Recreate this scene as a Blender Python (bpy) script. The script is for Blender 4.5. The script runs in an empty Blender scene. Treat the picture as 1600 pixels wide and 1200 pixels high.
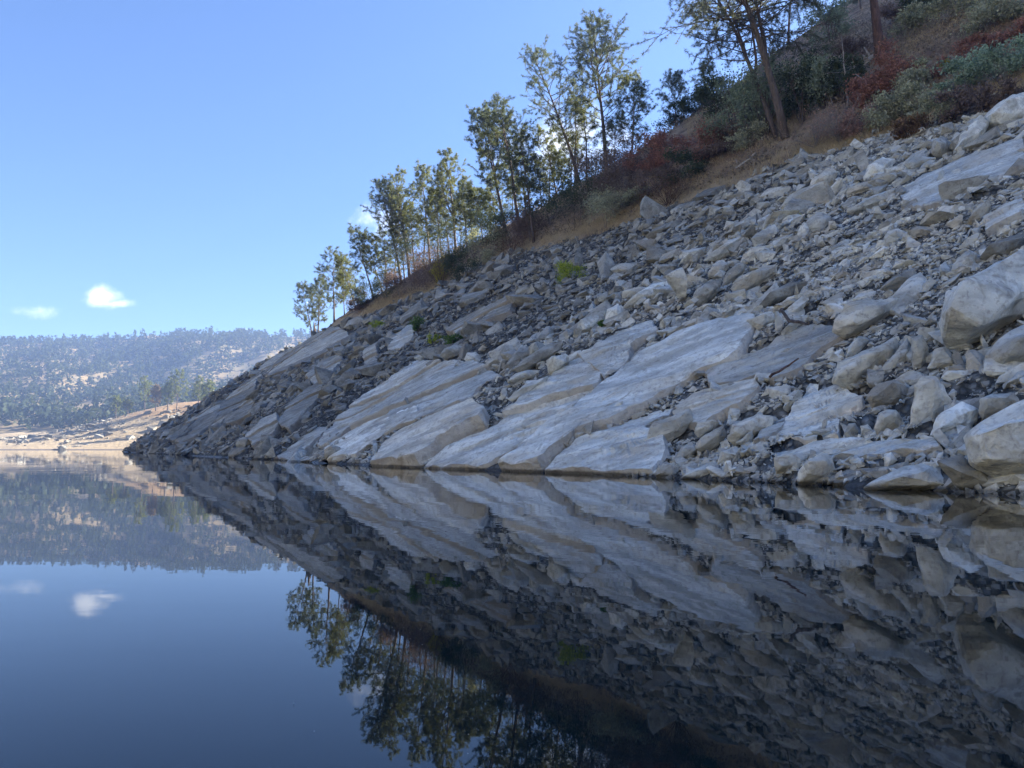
import bpy, bmesh, math
import numpy as np
from mathutils import Vector, Matrix

R = math.radians
sc = bpy.context.scene
# ------------------------------------------------------------------ camera
FPX, HORIZON, CAM_H = 1203.0, 700.0, 0.7          # focal length in photo pixels, horizon row, eye height over the water
PITCH = math.atan((HORIZON - 600.0) / FPX)
cam_data = bpy.data.cameras.new('camera')
cam_data.sensor_width = 36.0
cam_data.lens = FPX / 1600.0 * 36.0
cam_data.clip_start, cam_data.clip_end = 0.05, 6000.0
cam = bpy.data.objects.new('camera', cam_data)
sc.collection.objects.link(cam)
cam.location = (0, 0, CAM_H)
cam.rotation_euler = (math.pi / 2 + PITCH, 0, 0)
sc.camera = cam

# ------------------------------------------------------------------ light
SUN_AZ, SUN_EL = 62.0, 29.0                         # degrees right of the view axis, above the horizon
SUN_DIR = Vector((math.sin(R(SUN_AZ)) * math.cos(R(SUN_EL)), math.cos(R(SUN_AZ)) * math.cos(R(SUN_EL)), math.sin(R(SUN_EL))))
SKY_STRENGTH, SUN_STRENGTH, EXPOSURE = 0.057, 5.0, 2.4
HAZE_DENSITY = 0.0005
SKY_TINT = (0.45, 0.61, 0.88)
sd = bpy.data.lights.new('sun', 'SUN')
sd.energy, sd.angle, sd.color = SUN_STRENGTH, R(0.5), (1.0, 0.93, 0.82)
sun = bpy.data.objects.new('sun', sd)
sc.collection.objects.link(sun)
sun.rotation_euler = (-SUN_DIR).to_track_quat('-Z', 'Y').to_euler()
sun.location = SUN_DIR * 300

world = bpy.data.worlds.new('World')
sc.world = world
world.use_nodes = True
world.cycles.sampling_method = 'NONE'              # an even sky needs no light sampling of its own


def px_dir(x, y):
    """unit direction of a photo pixel"""
    u, v = (x - 800.0) / FPX, (600.0 - y) / FPX
    d = Vector((u, math.cos(PITCH) - v * math.sin(PITCH), math.sin(PITCH) + v * math.cos(PITCH)))
    return d.normalized()


class G:
    """tiny node-graph helper"""
    def __init__(self, tree):
        self.t = tree
        tree.nodes.clear()

    def n(self, kind, **kw):
        nd = self.t.nodes.new(kind)
        for k, v in kw.items():
            if k.startswith('i_'):
                key = k[2:]
                key = int(key) if key.isdigit() else key.replace('_', ' ')
                self.set(nd.inputs[key], v)
            else:
                setattr(nd, k, v)
        return nd

    def set(self, sock, v):
        if hasattr(v, 'is_output') or isinstance(v, bpy.types.NodeSocket):
            self.t.links.new(v, sock)
        else:
            sock.default_value = v

    def math(self, op, a, b=0.0, c=0.0, clamp=False):
        nd = self.t.nodes.new('ShaderNodeMath')
        nd.operation, nd.use_clamp = op, clamp
        for s, v in zip(nd.inputs, (a, b, c)):
            self.set(s, v)
        return nd.outputs[0]

    def vmath(self, op, a, b=(0, 0, 0)):
        nd = self.t.nodes.new('ShaderNodeVectorMath')
        nd.operation = op
        self.set(nd.inputs[0], a)
        if op == 'SCALE':
            self.set(nd.inputs['Scale'], b)
        else:
            self.set(nd.inputs[1], b)
        return nd.outputs['Value'] if op in ('DOT_PRODUCT', 'LENGTH') else nd.outputs[0]

    def mix(self, fac, a, b, blend='MIX'):
        nd = self.t.nodes.new('ShaderNodeMix')
        nd.data_type, nd.blend_type = 'RGBA', blend
        for s, v in ((nd.inputs[0], fac), (nd.inputs[6], a), (nd.inputs[7], b)):
            if isinstance(v, tuple) and len(v) == 3:
                v = v + (1.0,)
            self.set(s, v)
        return nd.outputs[2]

    def noise(self, vec, scale, detail=4.0, rough=0.55, dist=0.0):
        nd = self.n('ShaderNodeTexNoise')
        self.set(nd.inputs['Vector'], vec)
        nd.inputs['Scale'].default_value = scale
        nd.inputs['Detail'].default_value = detail
        nd.inputs['Roughness'].default_value = rough
        nd.inputs['Distortion'].default_value = dist
        return nd.outputs[0]

    def smooth(self, v, lo, hi, to0=0.0, to1=1.0):
        nd = self.n('ShaderNodeMapRange', interpolation_type='SMOOTHSTEP')
        self.set(nd.inputs['Value'], v)
        for k, x in (('From Min', lo), ('From Max', hi), ('To Min', to0), ('To Max', to1)):
            nd.inputs[k].default_value = x
        return nd.outputs[0]


# world: physical sky with a few small clouds
g = G(world.node_tree)
sky = g.n('ShaderNodeTexSky', sky_type='NISHITA', sun_disc=False)
sky.sun_elevation, sky.sun_rotation = R(SUN_EL), R(SUN_AZ)
sky.altitude, sky.air_density, sky.dust_density, sky.ozone_density = 300.0, 1.0, 1.3, 1.5
tc = g.n('ShaderNodeTexCoord').outputs['Generated']
cloud = None
# (pixel x, y, half width, half height, strength) of every cloud the photograph shows
CLOUDS = [(160, 464, 27, 17, 0.95), (182, 474, 24, 7, 0.75), (50, 487, 40, 9, 0.38), (374, 518, 18, 6, 0.75), (592, 344, 44, 24, 0.50), (890, 225, 100, 52, 0.75)]
for (x, y, rx, ry, st) in CLOUDS:
    d = px_dir(x, y)
    right = Vector((1, 0, 0)); right = (right - d * right.dot(d)).normalized()
    up = right.cross(d)
    a = g.math('DIVIDE', g.vmath('DOT_PRODUCT', tc, tuple(right)), rx / FPX)
    b = g.math('DIVIDE', g.vmath('DOT_PRODUCT', tc, tuple(up)), ry / FPX)
    r2 = g.math('ADD', g.math('MULTIPLY', a, a), g.math('MULTIPLY', b, b))
    front = g.math('GREATER_THAN', g.vmath('DOT_PRODUCT', tc, tuple(d)), 0.5)
    m = g.math('MULTIPLY', g.math('MULTIPLY', g.math('SUBTRACT', 1.25, g.math('SQRT', r2)), front), st)
    cloud = m if cloud is None else g.math('MAXIMUM', cloud, m)
cn = g.noise(tc, 34.0, 4.0, 0.62)
cmask = g.smooth(g.math('ADD', cloud, g.math('MULTIPLY', g.math('SUBTRACT', cn, 0.5), 2.0)), 0.1, 1.2)
cmask = g.math('MULTIPLY', cmask, g.math('GREATER_THAN', cloud, 0.0))
skyc = g.mix(1.0, sky.outputs[0], SKY_TINT, 'MULTIPLY')
col = g.mix(g.math('MULTIPLY', cmask, 0.8), skyc, (7.5, 7.7, 8.0))
bg = g.n('ShaderNodeBackground', i_Color=col, i_Strength=SKY_STRENGTH)
wo = g.n('ShaderNodeOutputWorld', i_Surface=bg.outputs[0])

vs = sc.view_settings
vs.view_transform, vs.look, vs.exposure, vs.gamma = 'Standard', 'None', EXPOSURE, 1.0
vs.use_curve_mapping = False
sc.render.engine = 'CYCLES'
cy = sc.cycles
cy.use_denoising = True
cy.max_bounces, cy.diffuse_bounces, cy.glossy_bounces, cy.transmission_bounces, cy.volume_bounces, cy.transparent_max_bounces = 6, 3, 3, 3, 0, 4
cy.sample_clamp_indirect = 6.0
cy.use_adaptive_sampling = True
cy.adaptive_threshold = 0.015

# ------------------------------------------------------------------ numeric helpers
rng = np.random.default_rng(11)


def _hash(ix, iy, iz):
    h = (ix.astype(np.uint32) * np.uint32(374761393) + iy.astype(np.uint32) * np.uint32(668265263) + iz.astype(np.uint32) * np.uint32(2246822519))
    h = (h ^ (h >> np.uint32(13))) * np.uint32(1274126177)
    h = h ^ (h >> np.uint32(16))
    return h.astype(np.float64) / 4294967295.0


def vnoise(x, y, z=0.0):
    x, y, z = np.broadcast_arrays(np.asarray(x, float), np.asarray(y, float), np.asarray(z, float))
    ix, iy, iz = np.floor(x).astype(np.int64), np.floor(y).astype(np.int64), np.floor(z).astype(np.int64)
    fx, fy, fz = x - ix, y - iy, z - iz
    fx, fy, fz = [t * t * t * (t * (t * 6 - 15) + 10) for t in (fx, fy, fz)]
    out = 0.0
    for dx in (0, 1):
        for dy in (0, 1):
            for dz in (0, 1):
                w = (fx if dx else 1 - fx) * (fy if dy else 1 - fy) * (fz if dz else 1 - fz)
                out = out + w * _hash(ix + dx, iy + dy, iz + dz)
    return out * 2 - 1


def fbm(x, y, z=0.0, octaves=4, gain=0.5):
    a, s, out = 1.0, 1.0, 0.0
    for i in range(octaves):
        out = out + a * vnoise(np.asarray(x) * s + 17.3 * i, np.asarray(y) * s - 9.1 * i, np.asarray(z) * s + 3.7 * i)
        a *= gain
        s *= 2.03
    return out


def sstep(x, a, b):
    t = np.clip((x - a) / (b - a), 0, 1)
    return t * t * (3 - 2 * t)


def softmin(a, b, k):
    m = np.minimum(a, b)
    return m - k * np.log(np.exp(-(a - m) / k) + np.exp(-(b - m) / k))


# ------------------------------------------------------------------ the lie of the land (metres; camera at the origin looking along +Y)
AX = R(29.5)
S = np.array([-math.sin(AX), math.cos(AX)])           # along the shore, away from the camera
N = np.array([math.cos(AX), math.sin(AX)])            # inland
SHORE_S = [-60, 5, 10, 13, 16, 19, 22.5, 26, 36, 46, 60, 76, 93, 130, 158, 172, 185, 200, 240]
SHORE_N = [14, 12.2, 12.3, 12.3, 12.0, 11.6, 11.2, 10.5, 10.2, 10.1, 9.9, 9.3, 8.6, 8.2, 7.9, 9.5, 18, 40, 120]
HW_S = [-60, 21, 27, 34, 39, 43, 50, 57, 64, 76, 95, 113, 131, 240]
HW_N = [47, 43.5, 43.2, 42.4, 42.0, 41.2, 40.6, 39.5, 38.8, 38.1, 37.6, 35.6, 35.6, 35.6]
HW_Z = 20.0                                            # level of the old high-water line


def to_sn(x, y):
    return S[0] * x + S[1] * y, N[0] * x + N[1] * y


def to_xy(s, n):
    return S[0] * s + N[0] * n, S[1] * s + N[1] * n


def ground_sn(s, n, detail=True):
    s, n = np.asarray(s, float), np.asarray(n, float)
    n0 = np.interp(s, SHORE_S, SHORE_N)
    n1 = np.maximum(np.interp(s, HW_S, HW_N), n0 + 8)
    t = (n - n0) / (n1 - n0)
    F = np.where(t < 1, HW_Z * t, HW_Z + np.minimum(n - n1, 8) * 1.15 + np.maximum(n - n1 - 8, 0) * 0.78)
    F = np.where(t < 0, (n - n0) * 0.62, F)
    # ridge that runs out along the headland, and the higher hill towards the viewer
    nc = np.interp(s, [66, 110, 150], [51, 46, 40])
    crest = np.interp(s, [60, 75, 90, 104, 115, 131, 150, 200], [30.5, 30.0, 28.5, 27.5, 24.5, 21.5, 19.5, 17])
    ridge = crest - 0.30 * np.maximum(0, n - nc)
    hill = 30 + 1.25 * (64 + (n - 52) * 0.66 - s)
    hill = np.minimum(hill, 58 - 0.2 * np.maximum(0, n - 88))
    H = softmin(F, np.maximum(ridge, hill), 0.8)
    H = softmin(H, (176 - s) * 0.75 + 0.0 * n, 1.2)
    if detail:
        up = sstep(H, -1.5, 1.5)
        H = H + up * 0.55 * fbm(s * 0.09, n * 0.13, 2.0, 3)
        if detail == 'low':
            return H
        H = H + up * 0.10 * fbm(s * 0.7, n * 0.7, 5.0, 3)
        # shingled bedrock: long ledges that dip away from the camera, each dropping off on its near lower side
        u = n * 1.19
        across = -0.6 * s - 0.8 * u
        along = -0.8 * s + 0.6 * u
        q = across / 2.3 + 0.55 * fbm(along * 0.10, across * 0.35, 8.0, 3)
        fr = q - np.floor(q)
        saw = np.where(fr < 0.9, fr / 0.9, (1 - fr) / 0.1)
        amp = 0.42 * sstep(vnoise(along * 0.13, np.floor(q) * 3.1, 1.0), -0.6, 0.5) * (1 - sstep(H, 17, 20))
        H = H + amp * (saw - 0.5) * up
    return H


def ground(x, y, detail=True):
    s, n = to_sn(np.asarray(x, float), np.asarray(y, float))
    return ground_sn(s, n, detail)


def rays(px):
    px = np.atleast_2d(np.asarray(px, float))
    u, v = (px[:, 0] - 800.0) / FPX, (600.0 - px[:, 1]) / FPX
    return np.stack([u, math.cos(PITCH) - v * math.sin(PITCH), math.sin(PITCH) + v * math.cos(PITCH)], 1)


TT = np.concatenate([np.arange(8, 40, 0.05), np.arange(40, 110, 0.15), np.arange(110, 230, 0.4)])


def hit(px, detail='low'):
    """where photo pixels meet the hillside; a pixel over the skyline gets the skyline point under it"""
    d = rays(px)
    out = []
    for k in range(len(d)):
        P = d[k][None] * TT[:, None]
        gz = ground(P[:, 0], P[:, 1], detail)
        gap = P[:, 2] + CAM_H - np.maximum(gz, 0.0)
        below = np.nonzero(gap < 0)[0]
        if len(below):
            i = below[0]
            t = TT[i] if i == 0 else TT[i - 1] + (TT[i] - TT[i - 1]) * gap[i - 1] / (gap[i - 1] - gap[i])
        else:
            i = np.argmin(gap / TT + (TT < 25) * 9)
            t = TT[i]
        q = d[k] * t
        out.append((q[0], q[1], float(ground(q[0], q[1], True)) if not len(below) else q[2] + CAM_H))
    return np.array(out)


def project(P):
    P = np.atleast_2d(P)
    x, y, z = P[:, 0], P[:, 1], P[:, 2] - CAM_H
    dep = y * math.cos(PITCH) + z * math.sin(PITCH)
    v = -y * math.sin(PITCH) + z * math.cos(PITCH)
    return 800 + FPX * x / dep, 600 - FPX * v / dep, dep


# ------------------------------------------------------------------ mesh helpers
COL = sc.collection


def mesh_np(name, V, faces, smooth=False):
    """faces: list of int arrays (m,k)"""
    me = bpy.data.meshes.new(name)
    V = np.ascontiguousarray(V, dtype=np.float32)
    faces = [np.asarray(f, dtype=np.int32) for f in faces if len(f)]
    nl = sum(f.size for f in faces)
    npol = sum(len(f) for f in faces)
    me.vertices.add(len(V)); me.vertices.foreach_set('co', V.ravel())
    me.loops.add(nl); me.loops.foreach_set('vertex_index', np.concatenate([f.ravel() for f in faces]))
    me.polygons.add(npol)
    starts = np.concatenate([[0], np.cumsum(np.concatenate([np.full(len(f), f.shape[1]) for f in faces]))[:-1]]).astype(np.int32)
    me.polygons.foreach_set('loop_start', starts)
    me.polygons.foreach_set('use_smooth', np.full(npol, smooth))
    me.update(calc_edges=True)
    return me


def link(name, me, mat=None, parent=None, loc=None):
    o = bpy.data.objects.new(name, me)
    COL.objects.link(o)
    if me is not None and mat is not None and not me.materials:
        me.materials.append(mat)
    if parent is not None:
        o.parent = parent
    if loc is not None:
        o.location = loc
    return o


def tag(o, label=None, category=None, group=None, kind=None):
    if label: o['label'] = label
    if category: o['category'] = category
    if group: o['group'] = group
    if kind: o['kind'] = kind
    return o


def grid_mesh(name, A, B, XYZ, smooth=True):
    """A x B grid of points XYZ (A,B,3)"""
    idx = np.arange(A * B).reshape(A, B)
    f = np.stack([idx[:-1, :-1], idx[1:, :-1], idx[1:, 1:], idx[:-1, 1:]], -1).reshape(-1, 4)
    return mesh_np(name, XYZ.reshape(-1, 3), [f], smooth)


class Bag:
    """collects pieces of geometry for one mesh"""
    def __init__(self):
        self.V, self.F, self.n = [], {}, 0

    def add(self, V, *faces):
        for f in faces:
            f = np.asarray(f)
            self.F.setdefault(f.shape[1], []).append(f + self.n)
        self.V.append(np.asarray(V, float)); self.n += len(V)

    def tube(self, P, rad, sides=6, cap=True):
        P = np.asarray(P, float); k = len(P)
        rad = np.broadcast_to(np.asarray(rad, float), (k,))
        T = np.gradient(P, axis=0); T /= np.linalg.norm(T, axis=1)[:, None] + 1e-9
        ref = np.array([0.31, 0.87, 0.38]) if abs(T[0, 2]) > 0.5 else np.array([0.1, 0.15, 0.98])
        A = np.cross(T, ref); A /= np.linalg.norm(A, axis=1)[:, None] + 1e-9
        B = np.cross(T, A)
        th = np.arange(sides) * 2 * math.pi / sides
        V = P[:, None] + rad[:, None, None] * (np.cos(th)[None, :, None] * A[:, None] + np.sin(th)[None, :, None] * B[:, None])
        idx = np.arange(k * sides).reshape(k, sides)
        j = np.roll(idx, -1, 1)
        f = np.stack([idx[:-1], j[:-1], j[1:], idx[1:]], -1).reshape(-1, 4)
        self.add(V.reshape(-1, 3), f)
        if cap and sides >= 3:
            self.F.setdefault(sides, []).append((idx[-1] + self.n - k * sides)[None])
            self.F.setdefault(sides, []).append((idx[0][::-1] + self.n - k * sides)[None])

    def mesh(self, name, smooth=False):
        return mesh_np(name, np.concatenate(self.V), [np.concatenate(f) for f in self.F.values()], smooth)


# ------------------------------------------------------------------ materials
SU = np.array([N[0] * 0.84, N[1] * 0.84, 0.545])       # up the slope
SV = np.array([S[0], S[1], 0.0])
FN = np.cross(SU, SV); FN = FN if FN[2] > 0 else -FN   # outward normal of the slope
E1 = -0.8 * SV + 0.6 * SU                               # along the foliation of the rock
E2 = np.cross(FN, E1)


def new_mat(name):
    m = bpy.data.materials.new(name)
    m.use_nodes = True
    return m, G(m.node_tree)


def rock_material(name, base=(0.505, 0.525, 0.50), mode='object', bump=1.0, scale=1.0, cracks=False):
    m, g = new_mat(name)
    pos = g.n('ShaderNodeNewGeometry').outputs['Position']
    a = g.vmath('DOT_PRODUCT', pos, tuple(E1)); b = g.vmath('DOT_PRODUCT', pos, tuple(E2)); c = g.vmath('DOT_PRODUCT', pos, tuple(FN))
    comb = g.n('ShaderNodeCombineXYZ', i_X=g.math('MULTIPLY', a, 0.30), i_Y=b, i_Z=c).outputs[0]
    if mode == 'object':
        oi = g.n('ShaderNodeObjectInfo')
        rnd, tint = oi.outputs['Random'], oi.outputs['Color']
        comb = g.vmath('ADD', comb, g.n('ShaderNodeCombineXYZ', i_X=g.math('MULTIPLY', rnd, 37.0), i_Y=g.math('MULTIPLY', rnd, 91.0), i_Z=rnd).outputs[0])
    elif mode == 'island':
        rnd = g.n('ShaderNodeNewGeometry').outputs['Random Per Island']
        tint = g.n('ShaderNodeAttribute', attribute_name='tone').outputs['Color']
    else:
        rnd, tint = 0.5, g.n('ShaderNodeAttribute', attribute_name='tone').outputs['Color']
    band = g.noise(comb, 1.5 * scale, 3, 0.62, 0.5)
    blotch = g.noise(pos, 0.55 * scale, 3, 0.65)
    fine = g.noise(pos, 8.0 * scale, 2, 0.7)
    col = g.mix(g.smooth(band, 0.30, 0.72), tuple(x * 0.62 for x in base), tuple(min(x * 1.26, 0.70) for x in base))
    col = g.mix(g.math('MULTIPLY', g.smooth(blotch, 0.50, 0.66), 0.7), col, (base[0] * 0.84, base[1] * 0.76, base[2] * 0.68))
    streak = g.noise(comb, 5.0 * scale, 3, 0.65, 0.8)
    col = g.mix(g.math('MULTIPLY', g.smooth(streak, 0.58, 0.72), 0.6), col, (0.66, 0.63, 0.59))
    col = g.mix(g.math('MULTIPLY', g.smooth(streak, 0.42, 0.30), 0.5), col, (0.16, 0.15, 0.145))
    col = g.mix(g.math('MULTIPLY', g.smooth(fine, 0.50, 0.72), 0.5), col, (0.20, 0.185, 0.17))
    stain = g.noise(pos, 1.6 * scale, 3, 0.7, 0.6)
    col = g.mix(g.math('MULTIPLY', g.smooth(stain, 0.54, 0.68), 0.55), col, (0.23, 0.225, 0.19))
    if mode != 'ground':
        v = g.math('ADD', 0.66, g.math('MULTIPLY', rnd, 0.64))
        col = g.mix(1.0, col, g.n('ShaderNodeCombineXYZ', i_X=v, i_Y=g.math('MULTIPLY', v, 0.995), i_Z=g.math('MULTIPLY', v, 0.985)).outputs[0], 'MULTIPLY')
    grav = None
    if mode == 'ground':
        gv = g.n('ShaderNodeTexVoronoi', feature='F1', i_Scale=5.5, i_Vector=pos)
        gv.inputs['Randomness'].default_value = 1.0
        cellv = g.n('ShaderNodeSeparateColor', i_0=gv.outputs['Color']).outputs[0]
        gk = g.math('MULTIPLY', g.math('ADD', 0.35, g.math('MULTIPLY', cellv, 1.25)), g.smooth(gv.outputs['Distance'], 0.75, 0.30, 0.35, 1.0))
        col = g.mix(1.0, col, g.n('ShaderNodeCombineXYZ', i_X=gk, i_Y=gk, i_Z=gk).outputs[0], 'MULTIPLY')
        grav = g.math('MULTIPLY', g.math('ADD', g.smooth(gv.outputs['Distance'], 0.8, 0.1), cellv), 0.06)
    col = g.mix(1.0, col, tint, 'MULTIPLY')
    z = g.n('ShaderNodeSeparateXYZ', i_0=pos).outputs['Z']
    hgt = g.math('ADD', g.math('MULTIPLY', band, 0.10), g.math('MULTIPLY', g.noise(pos, 3.0 * scale, 4, 0.72), 0.085))
    if grav is not None:
        hgt = g.math('ADD', hgt, grav)
    if cracks:
        # freshly broken faces across the foliation are browner than the water-bleached sheets
        tn = g.vmath('DOT_PRODUCT', g.n('ShaderNodeNewGeometry').outputs['True Normal'], tuple(FN))
        brk = g.smooth(g.math('ADD', tn, g.math('MULTIPLY', g.math('SUBTRACT', blotch, 0.5), 0.5)), 0.75, 0.45)
        col = g.mix(g.math('MULTIPLY', brk, 0.5), col, g.mix(1.0, (0.30, 0.265, 0.23), tint, 'MULTIPLY'))
    # wet and algae-dark just over the water line
    wet = g.smooth(g.math('ADD', z, g.math('MULTIPLY', fine, 0.08)), 0.08, 0.16)
    col = g.mix(wet, g.mix(0.75, col, (0.03, 0.03, 0.028)), col)
    bp = g.n('ShaderNodeBump', i_Strength=1.0 * bump, i_Distance=0.9, i_Height=hgt)
    bs = g.n('ShaderNodeBsdfPrincipled', i_Base_Color=col, i_Roughness=g.math('ADD', 0.35, g.math('MULTIPLY', wet, 0.5)), i_Normal=bp.outputs[0])
    bs.inputs['Specular IOR Level'].default_value = 0.25
    g.n('ShaderNodeOutputMaterial', i_Surface=bs.outputs[0])
    return m


def leaf_material(name, c0, c1, trans=0.45, tcol=None):
    m, g = new_mat(name)
    geo = g.n('ShaderNodeNewGeometry')
    col = g.mix(geo.outputs['Random Per Island'], c0, c1)
    big = g.noise(geo.outputs['Position'], 1.1, 3, 0.6)
    col = g.mix(g.math('MULTIPLY', g.smooth(big, 0.35, 0.7), 0.45), col, tuple(x * 0.6 for x in c0))
    d = g.n('ShaderNodeBsdfDiffuse', i_Color=col)
    t = g.n('ShaderNodeBsdfTranslucent', i_Color=g.mix(1.0, col, tcol or (1.5, 1.45, 0.8), 'MULTIPLY'))
    mx = g.n('ShaderNodeMixShader', i_0=trans, i_1=d.outputs[0], i_2=t.outputs[0])
    g.n('ShaderNodeOutputMaterial', i_Surface=mx.outputs[0])
    return m


def bark_material(name, c0, c1):
    m, g = new_mat(name)
    pos = g.n('ShaderNodeNewGeometry').outputs['Position']
    st = g.vmath('MULTIPLY', pos, (1, 1, 0.22))
    n1 = g.noise(st, 7.0, 6, 0.65, 0.4)
    col = g.mix(g.smooth(n1, 0.3, 0.7), c0, c1)
    bp = g.n('ShaderNodeBump', i_Strength=0.7, i_Distance=0.15, i_Height=n1)
    bs = g.n('ShaderNodeBsdfPrincipled', i_Base_Color=col, i_Roughness=0.9, i_Normal=bp.outputs[0])
    g.n('ShaderNodeOutputMaterial', i_Surface=bs.outputs[0])
    return m


M = {}
M['rock'] = rock_material('granite')
M['slab'] = rock_material('sheeted_granite', cracks=True, bump=1.2)
M['scree'] = rock_material('broken_granite', mode='island')
M['pine'] = leaf_material('pine_needles', (0.078, 0.098, 0.072), (0.165, 0.185, 0.135))
M['pine_olive'] = leaf_material('pine_needles_olive', (0.095, 0.113, 0.060), (0.20, 0.21, 0.12), 0.5)  # yellower needles: backlighting put into the colour, also used for variety
M['pine_grey'] = leaf_material('pine_needles_grey', (0.105, 0.126, 0.111), (0.200, 0.216, 0.189), 0.4)
M['dark'] = leaf_material('dark_leaves', (0.056, 0.079, 0.060), (0.140, 0.166, 0.114), 0.25)
M['evergreen'] = leaf_material('evergreen_leaves', (0.156, 0.208, 0.173), (0.338, 0.390, 0.312), 0.3)
M['red'] = leaf_material('red_leaves', (0.247, 0.140, 0.117), (0.478, 0.276, 0.213), 0.35, (1.4, 1.1, 0.9))
M['purple'] = leaf_material('purple_brown_leaves', (0.15, 0.115, 0.10), (0.29, 0.23, 0.20), 0.3, (1.2, 1.1, 1.0))
M['brown'] = leaf_material('brown_leaves', (0.160, 0.112, 0.072), (0.352, 0.240, 0.160), 0.35, (1.3, 1.1, 0.8))
M['pink'] = leaf_material('pale_pinkish_twigs', (0.300, 0.198, 0.169), (0.562, 0.375, 0.319), 0.3, (1.1, 1.0, 0.9))
M['greygreen'] = leaf_material('grey_green_leaves', (0.260, 0.273, 0.221), (0.520, 0.532, 0.416), 0.3)
M['bluegreen'] = leaf_material('blue_green_leaves', (0.182, 0.260, 0.221), (0.416, 0.520, 0.429), 0.3)
M['lime'] = leaf_material('fresh_green_leaves', (0.182, 0.266, 0.042), (0.476, 0.518, 0.084), 0.4)
M['green'] = leaf_material('green_leaves', (0.070, 0.140, 0.049), (0.154, 0.252, 0.084), 0.4)
M['yellow'] = leaf_material('yellow_green_leaves', (0.30, 0.30, 0.05), (0.50, 0.46, 0.10), 0.4)
M['grass'] = leaf_material('dry_grass', (0.46, 0.38, 0.25), (0.66, 0.56, 0.38), 0.4, (1.1, 1.05, 0.9))
M['bark'] = bark_material('pine_bark', (0.06, 0.046, 0.04), (0.16, 0.125, 0.105))
M['bark_red'] = bark_material('reddish_bark', (0.05, 0.028, 0.022), (0.17, 0.10, 0.08))
M['bark_pale'] = bark_material('pale_bark', (0.16, 0.14, 0.13), (0.36, 0.33, 0.31))
M['drift'] = bark_material('driftwood', (0.24, 0.22, 0.20), (0.48, 0.46, 0.44))

# ------------------------------------------------------------------ hillside
s_ax = np.concatenate([np.arange(-45, 2, 1.0), np.arange(2, 34, 0.22), np.arange(34, 80, 0.45), np.arange(80, 190, 0.9), np.arange(190, 232, 3.0)])
n_ax = np.concatenate([np.arange(2, 46, 0.26), np.arange(46, 62, 0.6), np.arange(62, 130, 1.6)])
SS, NN = np.meshgrid(s_ax, n_ax, indexing='ij')
GZ = ground_sn(SS, NN)
GX, GY = to_xy(SS, NN)
me = grid_mesh('hillside', len(s_ax), len(n_ax), np.stack([GX, GY, GZ], -1))
M['bedrock'] = rock_material('bedrock', mode='ground')


def tone_at(s, n, z):
    """the rock's own colour: darker, browner rubble on the far half, pale slabs near the water"""
    far = sstep(s, 24, 46)
    low = 1 - sstep(z, 2, 9)
    t = 1.0 - 0.40 * far + 0.06 * low * (1 - far)
    t = t * (1 + 0.10 * fbm(s * 0.12, n * 0.12, 4.0, 2))
    warm = np.stack([1.0 + 0.0 * t, 0.985 + 0 * t, 0.97 + 0 * t], -1)
    return t[..., None] * warm


def set_tone(me, T):
    at = me.color_attributes.new('tone', 'FLOAT_COLOR', 'POINT')
    at.data.foreach_set('color', np.concatenate([T, np.ones((len(T), 1))], 1).astype(np.float32).ravel())


set_tone(me, (tone_at(SS, NN, GZ) * 0.43).reshape(-1, 3))  # ground colour darkened to paint shade into the gaps between stones
# soil and dry litter over the old high-water line, bare rock under it
m = M['bedrock']
nt = m.node_tree
out = [n_ for n_ in nt.nodes if n_.type == 'OUTPUT_MATERIAL'][0]
rock_sh = out.inputs[0].links[0].from_socket
g = G.__new__(G); g.t = nt
pos = g.n('ShaderNodeNewGeometry').outputs['Position']
z = g.n('ShaderNodeSeparateXYZ', i_0=pos).outputs['Z']
nz = g.noise(pos, 0.5, 6, 0.65)
soil_c = g.mix(g.smooth(g.noise(pos, 0.8, 6, 0.7), 0.35, 0.65), (0.22, 0.165, 0.12), (0.50, 0.39, 0.28))
soil_c = g.mix(g.smooth(g.noise(pos, 0.16, 4, 0.6), 0.48, 0.62), soil_c, (0.27, 0.18, 0.14))
straw = g.math('MULTIPLY', g.smooth(g.math('ADD', z, g.math('MULTIPLY', nz, 3.0)), 26.0, 22.0), g.smooth(g.noise(pos, 0.35, 4, 0.6), 0.36, 0.56))
soil_c = g.mix(straw, soil_c, (0.52, 0.43, 0.30))
soil_c = g.mix(g.math('MULTIPLY', g.smooth(g.noise(pos, 5.0, 6, 0.7), 0.5, 0.7), 0.3), soil_c, (0.13, 0.10, 0.085))
sbp = g.n('ShaderNodeBump', i_Strength=1.0, i_Distance=0.8, i_Height=g.noise(pos, 2.2, 8, 0.7))
soil = g.n('ShaderNodeBsdfPrincipled', i_Base_Color=soil_c, i_Roughness=0.95, i_Normal=sbp.outputs[0])
fac = g.smooth(g.math('ADD', z, g.math('MULTIPLY', g.math('SUBTRACT', nz, 0.5), 4.0)), 19.6, 20.3)
mx = g.n('ShaderNodeMixShader', i_0=fac, i_1=rock_sh, i_2=soil.outputs[0])
nt.links.new(mx.outputs[0], out.inputs[0])
hillside = tag(link('hillside', me, M['bedrock']), 'steep bare rock slope rising from the lake to brushy ground', kind='structure')

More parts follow.
